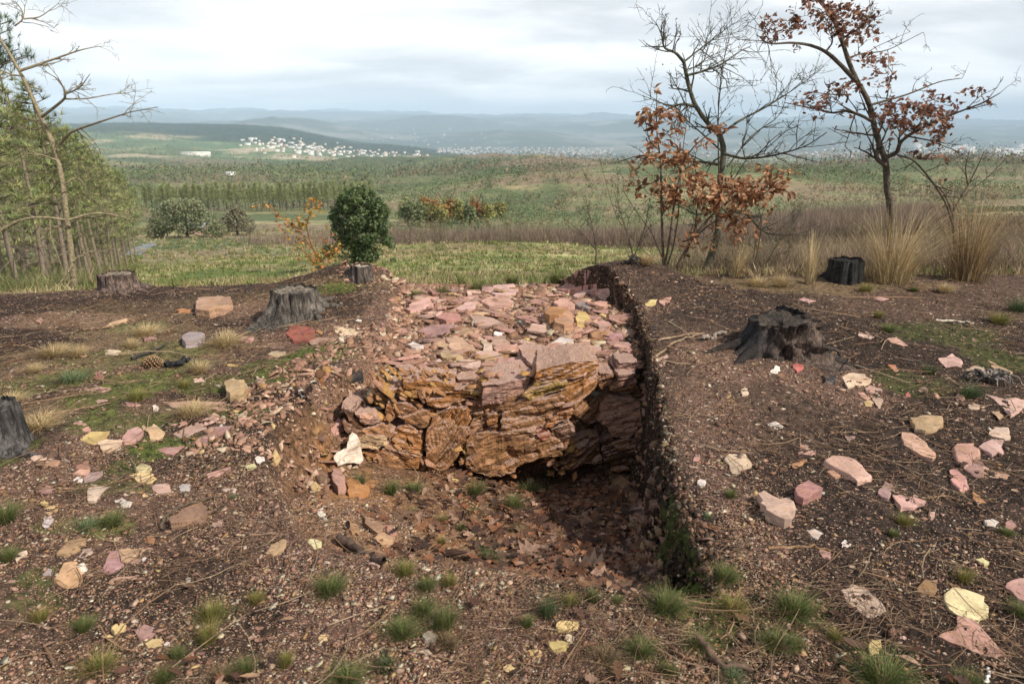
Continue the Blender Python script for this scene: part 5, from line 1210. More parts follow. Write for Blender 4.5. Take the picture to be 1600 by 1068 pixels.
def leaves_mesh(rng, pts, size, cols, droop=.5, kinds=('chestnut',)):
    mb = MB(); pts = np.asarray(pts); n = len(pts)
    for kd in kinds:
        for v in range(3):
            k = np.arange(n) % (3 * len(kinds)) == v + 3 * kinds.index(kd); m = k.sum()
            if not m: continue
            V0, F0 = leaf_mesh(kd, rng); s = rng.uniform(size[0], size[1], m); V0 = V0 + np.array([.5, 0, 0])
            R = rots(rng, m, 1.0); R = R.copy()
            # droop: tip the leaf axis downward
            D = np.eye(3)[None].repeat(m, 0); an = -rng.uniform(-.2, 1.2, m) * droop * 1.6; D[:, 0, 0] = np.cos(an); D[:, 0, 2] = -np.sin(an); D[:, 2, 0] = np.sin(an); D[:, 2, 2] = np.cos(an)
            V, F, C = scatter(V0, F0, pts[k], np.matmul(R, D), np.stack([s, s * 1.2, s], -1), cols[rng.integers(0, len(cols), m)] * rng.uniform(.7, 1.25, (m, 1))); mb.add(V, F, C)
    return mb
def clusters(rng, specs, Y, dy, conv):
    out = []
    for cx, cy, rx, ry, n in specs:
        n = int(n * 1.5)
        a = rng.uniform(0, 6.28, n); r = rng.uniform(0, 1, n) ** .5; px, py = conv(cx + rx * r * np.cos(a), cy + ry * r * np.sin(a)); out.append(at_depth(px, py, Y + rng.normal(0, dy, n)))
    return np.concatenate(out)
def traced_tree(name, label, cat, Y, limbs, conv, bark, trunk_px, tw, leafspec=None, leafcol=None, leafsize=(.05, .1), leafkinds=('chestnut',), seed=1, group=None, needle=None, leafname='foliage'):
    rng = np.random.default_rng(seed); L0 = np.array(limbs[0][0], float); X, Z_ = conv(L0[:, 0], L0[:, 1])
    b = at_depth(X[:1], Z_[:1], Y)[0]; b[2] = H(b[0:1], b[1:2], False)[0]; root = empty(name, tuple(b), label, cat, group); tips = []
    trunk = MB(); limb_m = []
    for i, (pts, w0, w1, yd) in enumerate(limbs):
        p = np.array(pts, float); x, z = conv(p[:, 0], p[:, 1]); P = path3(np.stack([x, z], -1), (Y + yd[0], Y + yd[1]), rng, .012)
        R = np.linspace(w0, w1, len(P)) / 2 / FPX * Y
        if i == 0:
            P = np.concatenate([[[P[0, 0], P[0, 1], b[2] - .08]], P]) if P[0, 2] > b[2] else P; R = np.concatenate([[R[0] * 1.25], R]) if len(P) > len(R) else R
            trunk.tube(P, R, 9, bark, rough=.12, rng=rng); trunk.build('trunk', M_BARK, root, origin=b)
        else:
            m = MB(); m.tube(P, R, 7, np.array(bark) * .95, rough=.08, rng=rng); m.build('branch', M_BARK, root, origin=b)
        limb_m.append((P, R))
    t = MB()
    for i, (P, R) in enumerate(limb_m):
        if tw[0]: twigs(t, rng, P, R, tw[0] if i else tw[0] // 2, tw[1], np.array(bark) * .9, tw[2], tw[3] if len(tw) > 3 else .8, tips)
    if t.n: t.build('twig_spray', M_BARK, root, origin=b)
    if leafspec:
        pts = clusters(rng, leafspec, Y, .22, conv); tp = np.array(tips) if tips else pts
        # most leaves move to the twig nearest to them
        out = []
        for p in pts:
            if len(tp) and rng.uniform() < .55:
                d = ((tp - p) ** 2).sum(1); j = d.argmin()
                if d[j] < .09: out.append(tp[j] + rng.normal(0, .03, 3)); continue
            out.append(p)
        leaves_mesh(rng, out, leafsize, leafcol, kinds=leafkinds).build(leafname, M_LEAF, root, origin=b)
    return root, tips
c4 = lambda x, y: (1200 + np.asarray(x) / 2.3725, np.asarray(y) / 2.3725)
c3 = lambda x, y: (900 + np.asarray(x) / 2.3725, np.asarray(y) / 2.3725)
c1 = lambda x, y: (np.asarray(x) / 3.2, np.asarray(y) / 3.2)
c5 = lambda x, y: (np.asarray(x) / 3.2, 250 + np.asarray(y) / 3.2)
BL = np.array([(.20, .09, .06), (.26, .12, .075), (.14, .065, .045), (.32, .18, .11)]); CH = np.array([(.33, .155, .075), (.27, .12, .06), (.40, .21, .11), (.20, .09, .05), (.44, .27, .15)])
traced_tree('oak_tree', 'tall crooked tree with clusters of red brown leaves at the right', 'tree', 8.6, [
    ([(455, 960), (455, 870), (455, 760), (440, 700), (438, 600), (422, 560), (398, 490), (386, 420), (370, 370), (330, 300), (300, 230), (270, 140), (240, 60), (190, 0), (120, -70)], 11, 4.5, (0, .3)),
    ([(438, 615), (402, 590), (402, 560), (412, 530), (408, 500)], 7, 7, (0, 0)),
    ([(445, 580), (480, 565), (488, 530), (515, 505), (560, 480), (640, 440), (720, 410), (790, 385), (860, 345)], 7, 1.2, (0, -.6)),
    ([(386, 450), (340, 425), (290, 410), (240, 420), (200, 410), (130, 395), (60, 380)], 5, 1.2, (0, .5)),
    ([(325, 300), (280, 250), (215, 190), (150, 165), (80, 158), (0, 165), (-40, 130)], 7, 1.2, (.1, -.5)),
    ([(215, 190), (240, 160), (235, 100), (200, 50)], 3, 1, (0, .3)), ([(300, 215), (340, 200), (440, 190), (575, 120)], 3, .8, (.2, .9)),
    ([(290, 380), (300, 350), (230, 350), (150, 340)], 3, 1, (0, -.3)), ([(378, 390), (450, 370), (520, 350), (640, 300), (720, 290)], 4, 1, (0, .5)),
    ([(515, 505), (600, 520), (660, 545), (700, 560)], 2.5, .8, (0, -.4)), ([(280, 140), (330, 110), (370, 90)], 3, 1, (.1, -.2)),
    ([(480, 575), (540, 590), (600, 660), (660, 750), (690, 850)], 2.6, 3.5, (0, .2))], c4, (.085, .068, .05), 15, (7, .42, 2),
    [(70, 100, 80, 32, 70), (20, 110, 60, 40, 40), (210, 80, 50, 35, 60), (300, 40, 50, 45, 70), (320, 110, 65, 38, 110), (380, 210, 80, 40, 60), (420, 290, 60, 40, 40), (285, 320, 55, 35, 36), (170, 380, 50, 45, 55), (470, 410, 80, 50, 120), (570, 440, 100, 60, 190), (640, 400, 80, 55, 100), (610, 510, 70, 35, 50), (740, 350, 50, 40, 20), (820, 375, 15, 12, 5), (290, 430, 20, 15, 5), (650, 570, 20, 20, 5), (200, 10, 60, 30, 40)],
    BL, (.045, .085), ('oak', 'chestnut'), 51)
traced_tree('bare_tree', 'crooked mossy bare tree with fine twigs in the middle right', 'tree', 9.2, [
    ([(470, 1030), (500, 950), (530, 850), (530, 700), (538, 640), (550, 560), (535, 500), (490, 460), (440, 390), (415, 310), (400, 230)], 12, 5, (0, .2)),
    ([(400, 230), (370, 195), (325, 180), (318, 130), (300, 90)], 5, 1, (.2, 0)), ([(440, 395), (400, 385), (350, 395), (260, 360)], 5, 1, (0, -.4)), ([(412, 280), (470, 265), (540, 240), (600, 195), (650, 170)], 4, 1, (.1, .6)),
    ([(535, 500), (600, 450), (700, 400), (780, 350), (880, 280)], 4.5, 1, (0, .7)), ([(548, 570), (620, 590), (720, 580), (850, 545), (930, 490)], 4.5, 1, (0, -.8)), ([(532, 610), (470, 600), (400, 600), (250, 570), (140, 605)], 4.5, 1, (0, .5)),
    ([(400, 230), (450, 190), (500, 150), (580, 90)], 3, .8, (.2, .4)), ([(530, 640), (525, 450), (540, 250), (575, 120)], 2.5, .8, (-.3, -.5)), ([(405, 260), (470, 240), (500, 150)], 2, .8, (0, .2)), ([(540, 560), (450, 480), (380, 420), (230, 330)], 3, .8, (0, .8)),
    ([(530, 800), (620, 780), (700, 870), (840, 870)], 4, 1, (0, .3)), ([(528, 780), (450, 800), (380, 760), (300, 740)], 3, 1, (0, -.3)), ([(560, 620), (650, 500), (760, 430), (800, 280)], 2.5, .7, (0, .5))],
    c3, (.085, .08, .055), 15, (14, .50, 2, .75), [(450, 180, 200, 120, 26), (700, 400, 150, 120, 24), (600, 500, 200, 150, 20), (700, 620, 140, 80, 22)], np.array([(.22, .12, .07), (.30, .24, .12)]), (.02, .045), ('chestnut',), 52)
traced_tree('chestnut_sapling', 'young chestnut sapling with long hanging orange brown leaves', 'sapling', 8.0, [
    ([(325, 985), (320, 900), (318, 800), (315, 700), (315, 600), (300, 500), (298, 400), (300, 340)], 5, 1, (0, .2)), ([(328, 985), (345, 900), (360, 780), (385, 650), (400, 590), (440, 540), (500, 490), (560, 465)], 4, 1.2, (0, -.3)),
    ([(335, 990), (360, 920), (380, 800), (390, 600), (410, 450)], 3, 1, (.1, .2)), ([(315, 660), (280, 680), (220, 690), (190, 690)], 2, .8, (0, .2)), ([(315, 600), (260, 590), (215, 640)], 2, .8, (0, -.2)), ([(330, 980), (280, 860), (220, 780), (170, 700)], 2, .8, (0, .3)), ([(310, 560), (270, 520), (255, 430)], 2, .8, (0, -.1)),
    ([(300, 980), (150, 820), (80, 560)], 1, .6, (.4, .6))],
    c3, (.12, .085, .06), 5, (4, .22, 1, .7), [(290, 420, 45, 35, 34), (350, 450, 50, 60, 50), (320, 560, 60, 50, 44), (240, 700, 50, 25, 16), (320, 700, 60, 60, 60), (370, 560, 60, 50, 40), (470, 530, 40, 25, 22), (530, 470, 40, 14, 18), (255, 530, 8, 22, 4), (215, 640, 14, 14, 5), (350, 760, 40, 50, 26), (400, 700, 50, 60, 26), (290, 600, 80, 40, 20)],
    CH, (.07, .12), ('chestnut',), 53)
traced_tree('chestnut_shrub', 'low chestnut shrub heavy with rust brown leaves in front of the crooked bare tree', 'shrub', 7.9, [
    ([(375, 985), (420, 900), (480, 820), (540, 760), (600, 730)], 4, 1.5, (0, 0)), ([(420, 900), (470, 850), (560, 790), (660, 720), (760, 640), (810, 630)], 3, 1, (0, -.3)), ([(400, 960), (440, 860), (450, 760), (470, 650)], 3, 1, (0, .3)), ([(540, 770), (590, 830), (600, 900)], 2, .8, (0, 0)), ([(650, 1030), (680, 900), (690, 800), (640, 700)], 2, .8, (.2, .2))],
    c3, (.11, .08, .055), 5, (4, .25, 1, .7), [(470, 700, 60, 60, 80), (540, 740, 80, 60, 130), (600, 790, 50, 60, 70), (640, 700, 80, 50, 90), (720, 660, 70, 50, 70), (790, 650, 30, 25, 16), (430, 650, 40, 50, 34), (560, 680, 80, 30, 60), (600, 860, 30, 40, 12), (410, 900, 30, 50, 16), (470, 880, 60, 60, 16), (500, 900, 20, 40, 8), (700, 740, 60, 50, 40)],
    CH, (.065, .115), ('chestnut',), 54)
r_left, _ = traced_tree('bare_tree', 'leaning bare tree with pale lichen covered trunk at the left', 'tree', 9.8, [
    ([(385, 705), (372, 640), (360, 500), (335, 300), (312, 100), (275, -60), (208, -208), (144, -352), (96, -448), (30, -560), (-20, -640)], 10.5, 3.2, (0, .3)),
    ([(96, -445), (200, -480), (300, -515), (400, -550), (490, -568)], 4.5, 1, (.2, .5)), ([(208, -215), (320, -300), (330, -330), (300, -400), (230, -440)], 4.5, .8, (.1, -.2)), ([(325, -305), (430, -305), (560, -330), (640, -335)], 2.5, .8, (0, .3)), ([(330, -330), (400, -360), (450, -430)], 2.5, .8, (0, -.4)),
    ([(300, -80), (350, -140), (450, -175), (560, -210), (650, -240), (790, -265)], 4.5, .8, (.1, -.5)), ([(110, -420), (60, -425), (0, -450), (-60, -470)], 3, 1, (.2, .2)), ([(75, -670), (120, -705), (110, -750), (75, -795)], 2.5, 1, (.3, .4)), ([(120, -705), (200, -712), (290, -780)], 2.5, .7, (.3, .6)),
    ([(330, 300), (230, 285), (120, 290), (0, 350), (-60, 420)], 4, 1.5, (0, -.5)), ([(345, 300), (450, 265), (560, 270), (640, 295), (730, 300)], 4, 1, (0, .5)), ([(250, 295), (250, 380), (290, 480), (320, 570)], 2.5, 1, (-.2, -.2)), ([(375, 495), (450, 455), (520, 455)], 2.5, 1, (0, .2)), ([(365, 520), (300, 620), (180, 690)], 3, 1, (0, -.4)), ([(320, 120), (390, 80), (430, 150), (475, 215)], 2.5, .8, (0, .3)), ([(280, 0), (200, -30), (120, -10)], 3, 1, (0, -.2))],
    c5, (.23, .19, .12), 17, (7, .36, 2, .8), None, seed=55)
traced_tree('orange_sapling', 'small sapling with orange and yellow leaves beyond the crest left of the evergreen', 'sapling', 10.5, [
    ([(515, 432), (500, 410), (485, 380), (478, 350), (488, 325)], 3, 1, (0, 0)), ([(485, 385), (465, 355), (440, 340), (410, 325)], 1.6, .8, (0, .2)), ([(500, 412), (520, 385), (528, 370)], 1.6, .8, (0, .1)), ([(500, 412), (470, 390), (455, 380)], 1.6, .8, (0, -.2))],
    lambda x, y: (np.asarray(x, float), np.asarray(y, float)), (.20, .10, .05), 3, (4, .18, 1), [(452, 352, 22, 12, 60), (490, 322, 13, 14, 50), (478, 340, 12, 12, 24), (478, 380, 14, 10, 34), (500, 400, 28, 12, 60), (505, 415, 20, 10, 34), (410, 324, 14, 6, 8), (528, 383, 10, 8, 14)],
    np.array([(.50, .20, .05), (.42, .26, .06), (.26, .22, .06), (.40, .14, .05)]), (.035, .07), ('oak',), 56)
traced_tree('dead_shrub', 'thin leafless dark shrub above the tall grass at the far right', 'shrub', 9.3, [
    ([(1492, 430), (1490, 360), (1488, 330), (1500, 310), (1515, 285), (1530, 255), (1538, 235)], 4, 1, (0, 0)), ([(1502, 308), (1540, 280), (1570, 250)], 2, .8, (0, .2)), ([(1512, 288), (1508, 262), (1515, 235)], 2, .7, (0, -.2)), ([(1490, 340), (1475, 300), (1440, 270), (1405, 245)], 2.5, .8, (0, .3))],
    lambda x, y: (np.asarray(x, float), np.asarray(y, float)), (.09, .06, .045), 4, (5, .3, 1), [(1475, 280, 10, 8, 4), (1470, 320, 10, 6, 4)], BL, (.05, .09), ('oak',), 57)
traced_tree('bare_shrub', 'leafless twiggy shrub left of the chestnut sapling', 'shrub', 9.5, [
    ([(932, 392), (920, 375), (905, 360), (880, 340)], 2.5, .8, (0, 0)), ([(932, 392), (925, 350), (915, 310)], 2, .7, (0, .3)), ([(990, 402), (975, 350), (960, 300)], 2, .7, (.2, .3)), ([(990, 402), (1010, 350), (1015, 310)], 2, .7, (.2, .1))],
    lambda x, y: (np.asarray(x, float), np.asarray(y, float)), (.13, .10, .075), 4, (7, .32, 2), None, seed=58)
SHR, _ = traced_tree('bare_shrub', 'tangled leafless shrub under the crooked bare tree on its right', 'shrub', 9.0, [
    ([(1175, 428), (1180, 380), (1190, 340), (1200, 300)], 2.5, .8, (0, 0)), ([(1175, 428), (1150, 380), (1140, 330)], 2, .7, (0, .3)), ([(1190, 425), (1215, 380), (1240, 350)], 2, .7, (.2, .3)), ([(1160, 428), (1120, 390), (1090, 350)], 2, .7, (.2, .1))],
    lambda x, y: (np.asarray(x, float), np.asarray(y, float)), (.15, .13, .085), 4, (10, .36, 2), [(1185, 370, 60, 50, 60)], np.array([(.25, .20, .08), (.35, .25, .12)]), (.02, .04), ('chestnut',), 59)

def more_shrubs():
    rr = random.Random(12)
    for i in range(34):
        px = rr.uniform(1010, 1640) if i % 3 else rr.uniform(640, 1000); Y = rr.uniform(11, 34) if px > 1010 else rr.uniform(56, 74); c = at_depth(np.array([px]), np.array([400.]), Y)[0]; z = H(c[0:1], c[1:2], False)[0]
        if c[1] < 10: continue
        r = SHR.copy(); COL.objects.link(r); r.location = (c[0], c[1], z); s = rr.uniform(.8, 1.7) * (1 if px > 1010 else 2.6); r.scale = (s * rr.uniform(.9, 1.4), s, s * rr.uniform(.6, 1.0)); r.rotation_euler = (0, 0, rr.uniform(0, 6.28))
        r['label'] = 'leafless twiggy shrub standing in the brown heath and scrub behind the bank'; r['group'] = 'bare shrubs of the heath'
        for ch in list(SHR.children):
            k = ch.copy(); COL.objects.link(k); k.parent = r
more_shrubs()
# ------------------------------------------------------------------ leafy crowns and pines for the middle distance
def crown(rng, n, rad, cz, size, cols, lobes=9, shell=.55, k=4, fixed=None):
    """n leaf clumps (small irregular quads) spread through overlapping lobes"""
    lc = rng.normal(0, 1, (lobes, 3)); lc = lc / np.linalg.norm(lc, axis=1)[:, None] * rng.uniform(.1, .68, (lobes, 1)) * rad; lr = rng.uniform(.28, .48, lobes); i = rng.integers(0, lobes, n)
    d = rng.normal(0, 1, (n, 3)); d /= np.linalg.norm(d, axis=1)[:, None]; rr = lr[i] * rng.uniform(shell, 1, n) ** .5 * (1 + .35 * (fbm(d[:, 0] * 2 + i, d[:, 2] * 2 + d[:, 1], 1.2, 3, 7) - .5)); P = lc[i] + d * rr[:, None] * rad
    if fixed is not None:
        fx = np.array(fixed, float); lobes = len(fx); i = rng.choice(lobes, n, p=fx[:, 3] ** 1.7 / (fx[:, 3] ** 1.7).sum()); P = fx[i, :3] + d * (fx[i, 3] * rng.uniform(shell * .8, 1, n) ** .5 * (1 + .5 * (fbm(d[:, 0] * 2 + i, d[:, 2] * 2 + d[:, 1], 1.4, 3, 7) - .5)))[:, None]; P[:, 2] = np.abs(P[:, 2]); cz = 0
    P[:, 2] += cz
    q = np.array([[-1, -.45, 0], [.1, -.6, .15], [1, .1, 0], [-.1, .55, -.12]]); s = rng.uniform(size[0], size[1], n); sc = np.stack([s, s, s], -1)
    lc_ = (cols[rng.integers(0, len(cols), max(lobes, 60))])[(i + (fbm(P[:, 0] / rad[0] * 3 + 9, P[:, 2] / rad[2] * 3 + P[:, 1] / rad[1], 1.5, 2, 3) * 9).astype(int)) % 60] * rng.uniform(.75, 1.25, (n, 1))
    return scatter(q, np.array([[0, 1, 2, 3]]), P, rots(rng, n, 1.5), sc, lc_)
def broad_tree(name, label, cat, px, Y, h, rad, cols, n=2600, group=None, bark=(.12, .10, .08), size=.09, base=0.25, seed=1, link=None, M=None, fixed=None):
    rng = np.random.default_rng(seed); c = at_depth(np.array([px]), np.array([400.]), Y)[0]; c[2] = H(c[0:1], c[1:2], False)[0]; root = empty(name, tuple(c), label, cat, group)
    m = MB(); s = np.linspace(0, 1, 7); m.tube(np.stack([.1 * h * np.sin(s * 2) * .3, 0 * s, s * h * .75 - .1], -1), .035 * h * (1 - .8 * s) + .01, 7, bark)
    for _ in range(7):
        a = rng.uniform(0, 6.28); z0 = h * rng.uniform(.2, .5); m.tube(np.stack([s * rad * .7 * math.cos(a), s * rad * .7 * math.sin(a), z0 + s * h * .3], -1), .014 * h * (1 - .8 * s) + .006, 5, bark)
    m.build('trunk', M_BARK, root)
    R = np.array([rad, rad, h * (1 - base) / 2]) * .95; V, F, C = crown(rng, n, R, h * (base + (1 - base) / 2), (size * .6, size * 1.3), cols, 26, fixed=fixed)
    mesh_np('crown', V, F, M or M_LEAF, root, C); return root
EV = np.array([(.09, .135, .055), (.13, .18, .07), (.20, .235, .12), (.06, .10, .04), (.16, .20, .10)])
TW_ = []
_r = np.random.default_rng(4)
for _ in range(70):
    a_ = _r.uniform(0, 6.28); z_ = _r.uniform(.2, 3.25); w_ = (1.15 + .25 * math.sin(z_ * 2.2 + 1)) * (1 if z_ < 2.2 else max(.25, 1 - (z_ - 2.2) * .75)) * _r.uniform(.9, 1.16); TW_.append((w_ * math.cos(a_), w_ * math.sin(a_), z_, _r.uniform(.12, .3)))
broad_tree('evergreen_tree', 'dense round dark evergreen oak standing alone beyond the crest', 'tree', 566, 30, 3.25, 1.6, EV, 17000, size=.06, base=-.06, seed=68, fixed=[(0, 0, 1.7, 1.0), (-.25, 0, .8, .85), (.25, -.2, .6, .7), (.75, 0, 1.7, .6), (-.8, .1, 2.0, .62), (.35, 0, 2.5, .68), (-.45, 0, 2.6, .55), (.85, .2, 2.3, .45), (-.75, -.2, 1.3, .5), (.1, 0, .3, .6), (-1.0, .2, 1.6, .35), (.0, .3, 2.85, .4)] + TW_)
broad_tree('willow_tree', 'wide grey green tree beside the grey roofed shed', 'tree', 297, 100, 6.0, 4.6, np.array([(.24, .27, .14), (.19, .23, .12), (.28, .28, .17)]), 7000, size=.17, base=-.1, seed=62, fixed=[(0, 0, 3, 2.6), (-3, 0, 2.4, 2), (3, 0, 2.2, 1.8), (-4.4, 0, 1.2, 1.4), (4.6, 0, 1.2, 1.3), (1.5, 0, 4.2, 1.6), (-1.5, 0, 4.3, 1.5)])
broad_tree('willow_tree', 'narrow pale tree right of the grey roofed shed', 'tree', 375, 108, 5.0, 2.8, np.array([(.26, .25, .16), (.22, .20, .13)]), 3000, size=.17, base=-.1, seed=63, fixed=[(0, 0, 2.2, 1.8), (-1.8, 0, 1.6, 1.3), (1.9, 0, 1.5, 1.2), (.3, 0, 3.6, 1.1)])
AU = [np.array([(.36, .22, .06), (.30, .16, .05)]), np.array([(.30, .27, .09), (.24, .24, .09)]), np.array([(.30, .13, .05), (.26, .15, .06)]), np.array([(.15, .19, .09), (.18, .21, .10)])]
rg = random.Random(5)
AUL = ['round yellow autumn tree in the grove beyond the bare woodland', 'pale yellow green tree in the grove beyond the bare woodland', 'rusty orange autumn tree in the grove beyond the bare woodland', 'dark green round tree in the grove beyond the bare woodland']
AUS = [(640, 150, 1), (655, 158, 0), (668, 150, 0), (682, 162, 2), (696, 150, 0), (706, 160, 2), (640, 140, 3), (655, 135, 3), (675, 138, 1), (715, 150, 1), (728, 146, 1), (742, 150, 2), (735, 138, 3), (760, 150, 1), (700, 172, 1), (665, 175, 2), (782, 160, 1), (690, 136, 1)]
ORD = 'first second third fourth fifth sixth seventh eighth ninth tenth eleventh twelfth thirteenth fourteenth fifteenth sixteenth seventeenth eighteenth'.split()
AUS.sort(); AUL = ['yellow', 'pale yellow green', 'rusty orange', 'dark green']
for i, (px, Y, k) in enumerate(AUS):
    broad_tree('autumn_tree', AUL[k] + ' round tree, ' + ORD[i] + ' from the left in the grove beyond the bare woodland', 'tree', px, Y, rg.uniform(4.5, 7), rg.uniform(1.6, 2.8), AU[k], 900, 'trees of the autumn grove', size=.28, base=-.1, seed=70 + i, M=M_FOL)

def pine_proto(seed, h, crown0, rad, ntuft, nd, tl, cols, bark=(.20, .16, .12)):
    rng = np.random.default_rng(seed); tr = MB(); s = np.linspace(0, 1, 9); bend = rng.normal(0, .012, 2) * h
    tr.tube(np.stack([bend[0] * np.sin(s * 3), bend[1] * np.sin(s * 2.4), s * h - .2], -1), .011 * h * (1 - .85 * s) + .008, 7, bark); P = []
    for w in range(int(14)):
        t = crown0 + (1 - crown0) * (w / 14) ** .9; L_ = rad * (1 - ((t - crown0) / (1 - crown0)) ** 1.4) * rng.uniform(.75, 1.1) + rad * .12
        for b in range(rng.integers(4, 7)):
            a = rng.uniform(0, 6.28); l_ = L_ * rng.uniform(.6, 1.1); u = np.linspace(0, 1, 5); Q = np.stack([u * l_ * math.cos(a), u * l_ * math.sin(a), t * h + u ** 1.4 * l_ * rng.uniform(.15, .6)], -1)
            tr.tube(Q, .006 * h * .35 * (1 - .8 * u) + .004, 4, np.array(bark) * .8)
            k = max(2, int(ntuft * l_ / rad / 60)); v = rng.uniform(.3, 1, k); P.append(np.stack([v * l_ * math.cos(a), v * l_ * math.sin(a), t * h + v ** 1.4 * l_ * .35], -1) + rng.normal(0, .08 * rad, (k, 3)))
    for b in range(9):      # dead lower branches
        a = rng.uniform(0, 6.28); t = rng.uniform(.15, crown0 + .05); l_ = rad * rng.uniform(.4, .9); u = np.linspace(0, 1, 4); tr.tube(np.stack([u * l_ * math.cos(a), u * l_ * math.sin(a), t * h + u * l_ * rng.uniform(-.3, .3)], -1), .004 * h * (1 - .8 * u) * .4 + .003, 4, np.array(bark) * .9)
    P = np.concatenate(P); n = len(P); d = rng.normal(0, 1, (n, nd, 3)); d[..., 2] = np.abs(d[..., 2]) * .9 + .1; d /= np.linalg.norm(d, axis=2)[..., None]; L_ = tl * rng.uniform(.7, 1.1, (n, nd, 1))
    sd = np.cross(d, [.3, .2, 1.]); sd /= np.linalg.norm(sd, axis=2)[..., None]; w = tl * .032; B = P[:, None] + 0 * d
    V = np.stack([B - sd * w, B + sd * w, B + d * L_], 2).reshape(-1, 3); F = np.arange(n * nd * 3).reshape(-1, 3); cc = cols[rng.integers(0, len(cols), n)] * rng.uniform(.7, 1.3, (n, 1)); C = np.repeat(cc, nd * 3, axis=0)
    a_ = tr.build('trunk', M_BARK, link=False); b_ = mesh_np('crown', V, F, M_FOL, color=C, link=False); return a_, b_, h
PG = np.array([(.25, .30, .12), (.31, .34, .14), (.19, .23, .10), (.36, .35, .16)])
PP = [pine_proto(200 + i, 7., c0, r, nt, 15, .32, PG) for i, (c0, r, nt) in enumerate([(.30, 1.3, 380), (.45, 1.15, 300), (.22, 1.5, 420), (.38, 1.15, 300)])]
PF = [pine_proto(220 + i, 8., .38, 1.6, 130, 6, .85, PG, (.10, .085, .07)) for i in range(3)]
def put_pine(proto, x, y, h, label, group, name='pine_tree'):
    a, b, h0 = proto; z = H(np.array([x]), np.array([y]), False)[0]; root = empty(name, (x, y, z), label, 'tree', group); s = h / h0
    for o in (a, b):
        c = o.copy(); COL.objects.link(c); c.parent = root
    root.scale = (s * rg.uniform(.85, 1.15), s * rg.uniform(.85, 1.15), s); root.rotation_euler = (0, 0, rg.uniform(0, 6.28))
NEARP = [(-60, 15, 120), (40, 17, 155), (-5, 20, 150), (8, 24, 175), (62, 22, 205), (95, 26, 215), (-30, 24, 165), (30, 30, 190), (78, 30, 205), (118, 29, 215), (140, 33, 232), (20, 36, 200), (55, 38, 208), (100, 38, 210), (130, 40, 222), (158, 38, 245), (172, 44, 262), (150, 48, 240), (120, 48, 225), (85, 50, 215), (182, 52, 268), (50, 50, 205), (10, 50, 205), (168, 58, 255), (190, 60, 272), (140, 60, 235), (108, 62, 225), (-70, 32, 170), (-20, 42, 180), (65, 64, 215)]
for i, (px, Y, row) in enumerate(NEARP):
    c = at_depth(np.array([float(px)]), np.array([float(row) - max(0, 45 - px * .3)]), Y)[0]; g = H(c[0:1], c[1:2], False)[0]
    lab = 'tall slender pine of the near pine wood on the left' if Y < 34 else 'yellow green pine deeper in the pine wood on the left'
    put_pine(PP[i % 4], c[0], c[1], c[2] - g, lab, 'pines of the left wood')
for i in range(64):      # the wood runs back along the track
    Y = 64 + (i / 64) ** 1.2 * 130; px = rg.uniform(-60, 185) + (Y - 60) * .42; px = min(px, 262)
    c = at_depth(np.array([px]), np.array([300.]), Y)[0]; put_pine(PF[i % 3], c[0], c[1], rg.uniform(6, 8.5), 'pine of the wood edge running back along the track', 'pines along the track')
k = 0
for row_ in range(4):
    for j in range(38):
        px = 225 + j * 9.6 + rg.uniform(-3, 3); Y = 214 + row_ * 9 + (px - 380) ** 2 * .0004 + rg.uniform(-3, 3); c = at_depth(np.array([px]), np.array([300.]), Y)[0]
        put_pine(PF[(j + row_) % 3], c[0], c[1], rg.uniform(6.5, 9), 'pine of the dense dark trunked plantation edge beyond the field', 'pines of the plantation')
# pine bough reaching in at the top left corner
def bough():
    rng = np.random.default_rng(77); b = at_depth(np.array([-60.]), np.array([120.]), 10.5)[0]; base = b.copy(); base[2] = H(b[0:1], b[1:2], False)[0]
    root = empty('pine_tree', tuple(base), 'nearest pine whose green bough enters the top left corner', 'tree'); m = MB(); s = np.linspace(0, 1, 9)
    m.tube(np.stack([b[0] - .5 + 0 * s, b[1] + 0 * s, base[2] - .1 + s * 5.2], -1), .09 * (1 - .6 * s), 9, (.2, .16, .12)); m.build('trunk', M_BARK, root, origin=base)
    m = MB(); P = []
    for (x, y) in ((10, 60), (15, 45), (30, 75), (40, 85), (5, 90), (20, 30), (48, 85), (12, 78), (-10, 50), (-5, 25)):
        e = at_depth(np.array([float(x)]), np.array([float(y)]), 10.5 + rng.normal(0, .15))[0]; st = np.array([b[0] - .5, b[1], e[2] - .15]); Q = st + (e - st) * s[:, None] + np.stack([0 * s, 0 * s, -.1 * np.sin(s * 3)], -1); m.tube(Q, .016 * (1 - .8 * s) + .003, 5, (.16, .12, .09))
        P.append(Q[5:].repeat(5, 0) + rng.normal(0, .06, (20, 3)))
    m.build('branch', M_BARK, root, origin=base); P = np.concatenate(P); n = len(P); nd = 26; d = rng.normal(0, 1, (n, nd, 3)); d[..., 2] += .5; d /= np.linalg.norm(d, axis=2)[..., None]; L_ = .13 * rng.uniform(.7, 1.1, (n, nd, 1)); sd = np.cross(d, [.3, .2, 1.]); sd /= np.linalg.norm(sd, axis=2)[..., None]; B = P[:, None] + 0 * d
    V = np.stack([B - sd * .003, B + sd * .003, B + d * L_], 2).reshape(-1, 3) - base; mesh_np('foliage', V, np.arange(n * nd * 3).reshape(-1, 3), M_FOL, root, np.repeat(np.array([(.07, .12, .04), (.10, .15, .05)])[rng.integers(0, 2, n)], nd * 3, axis=0))
bough()

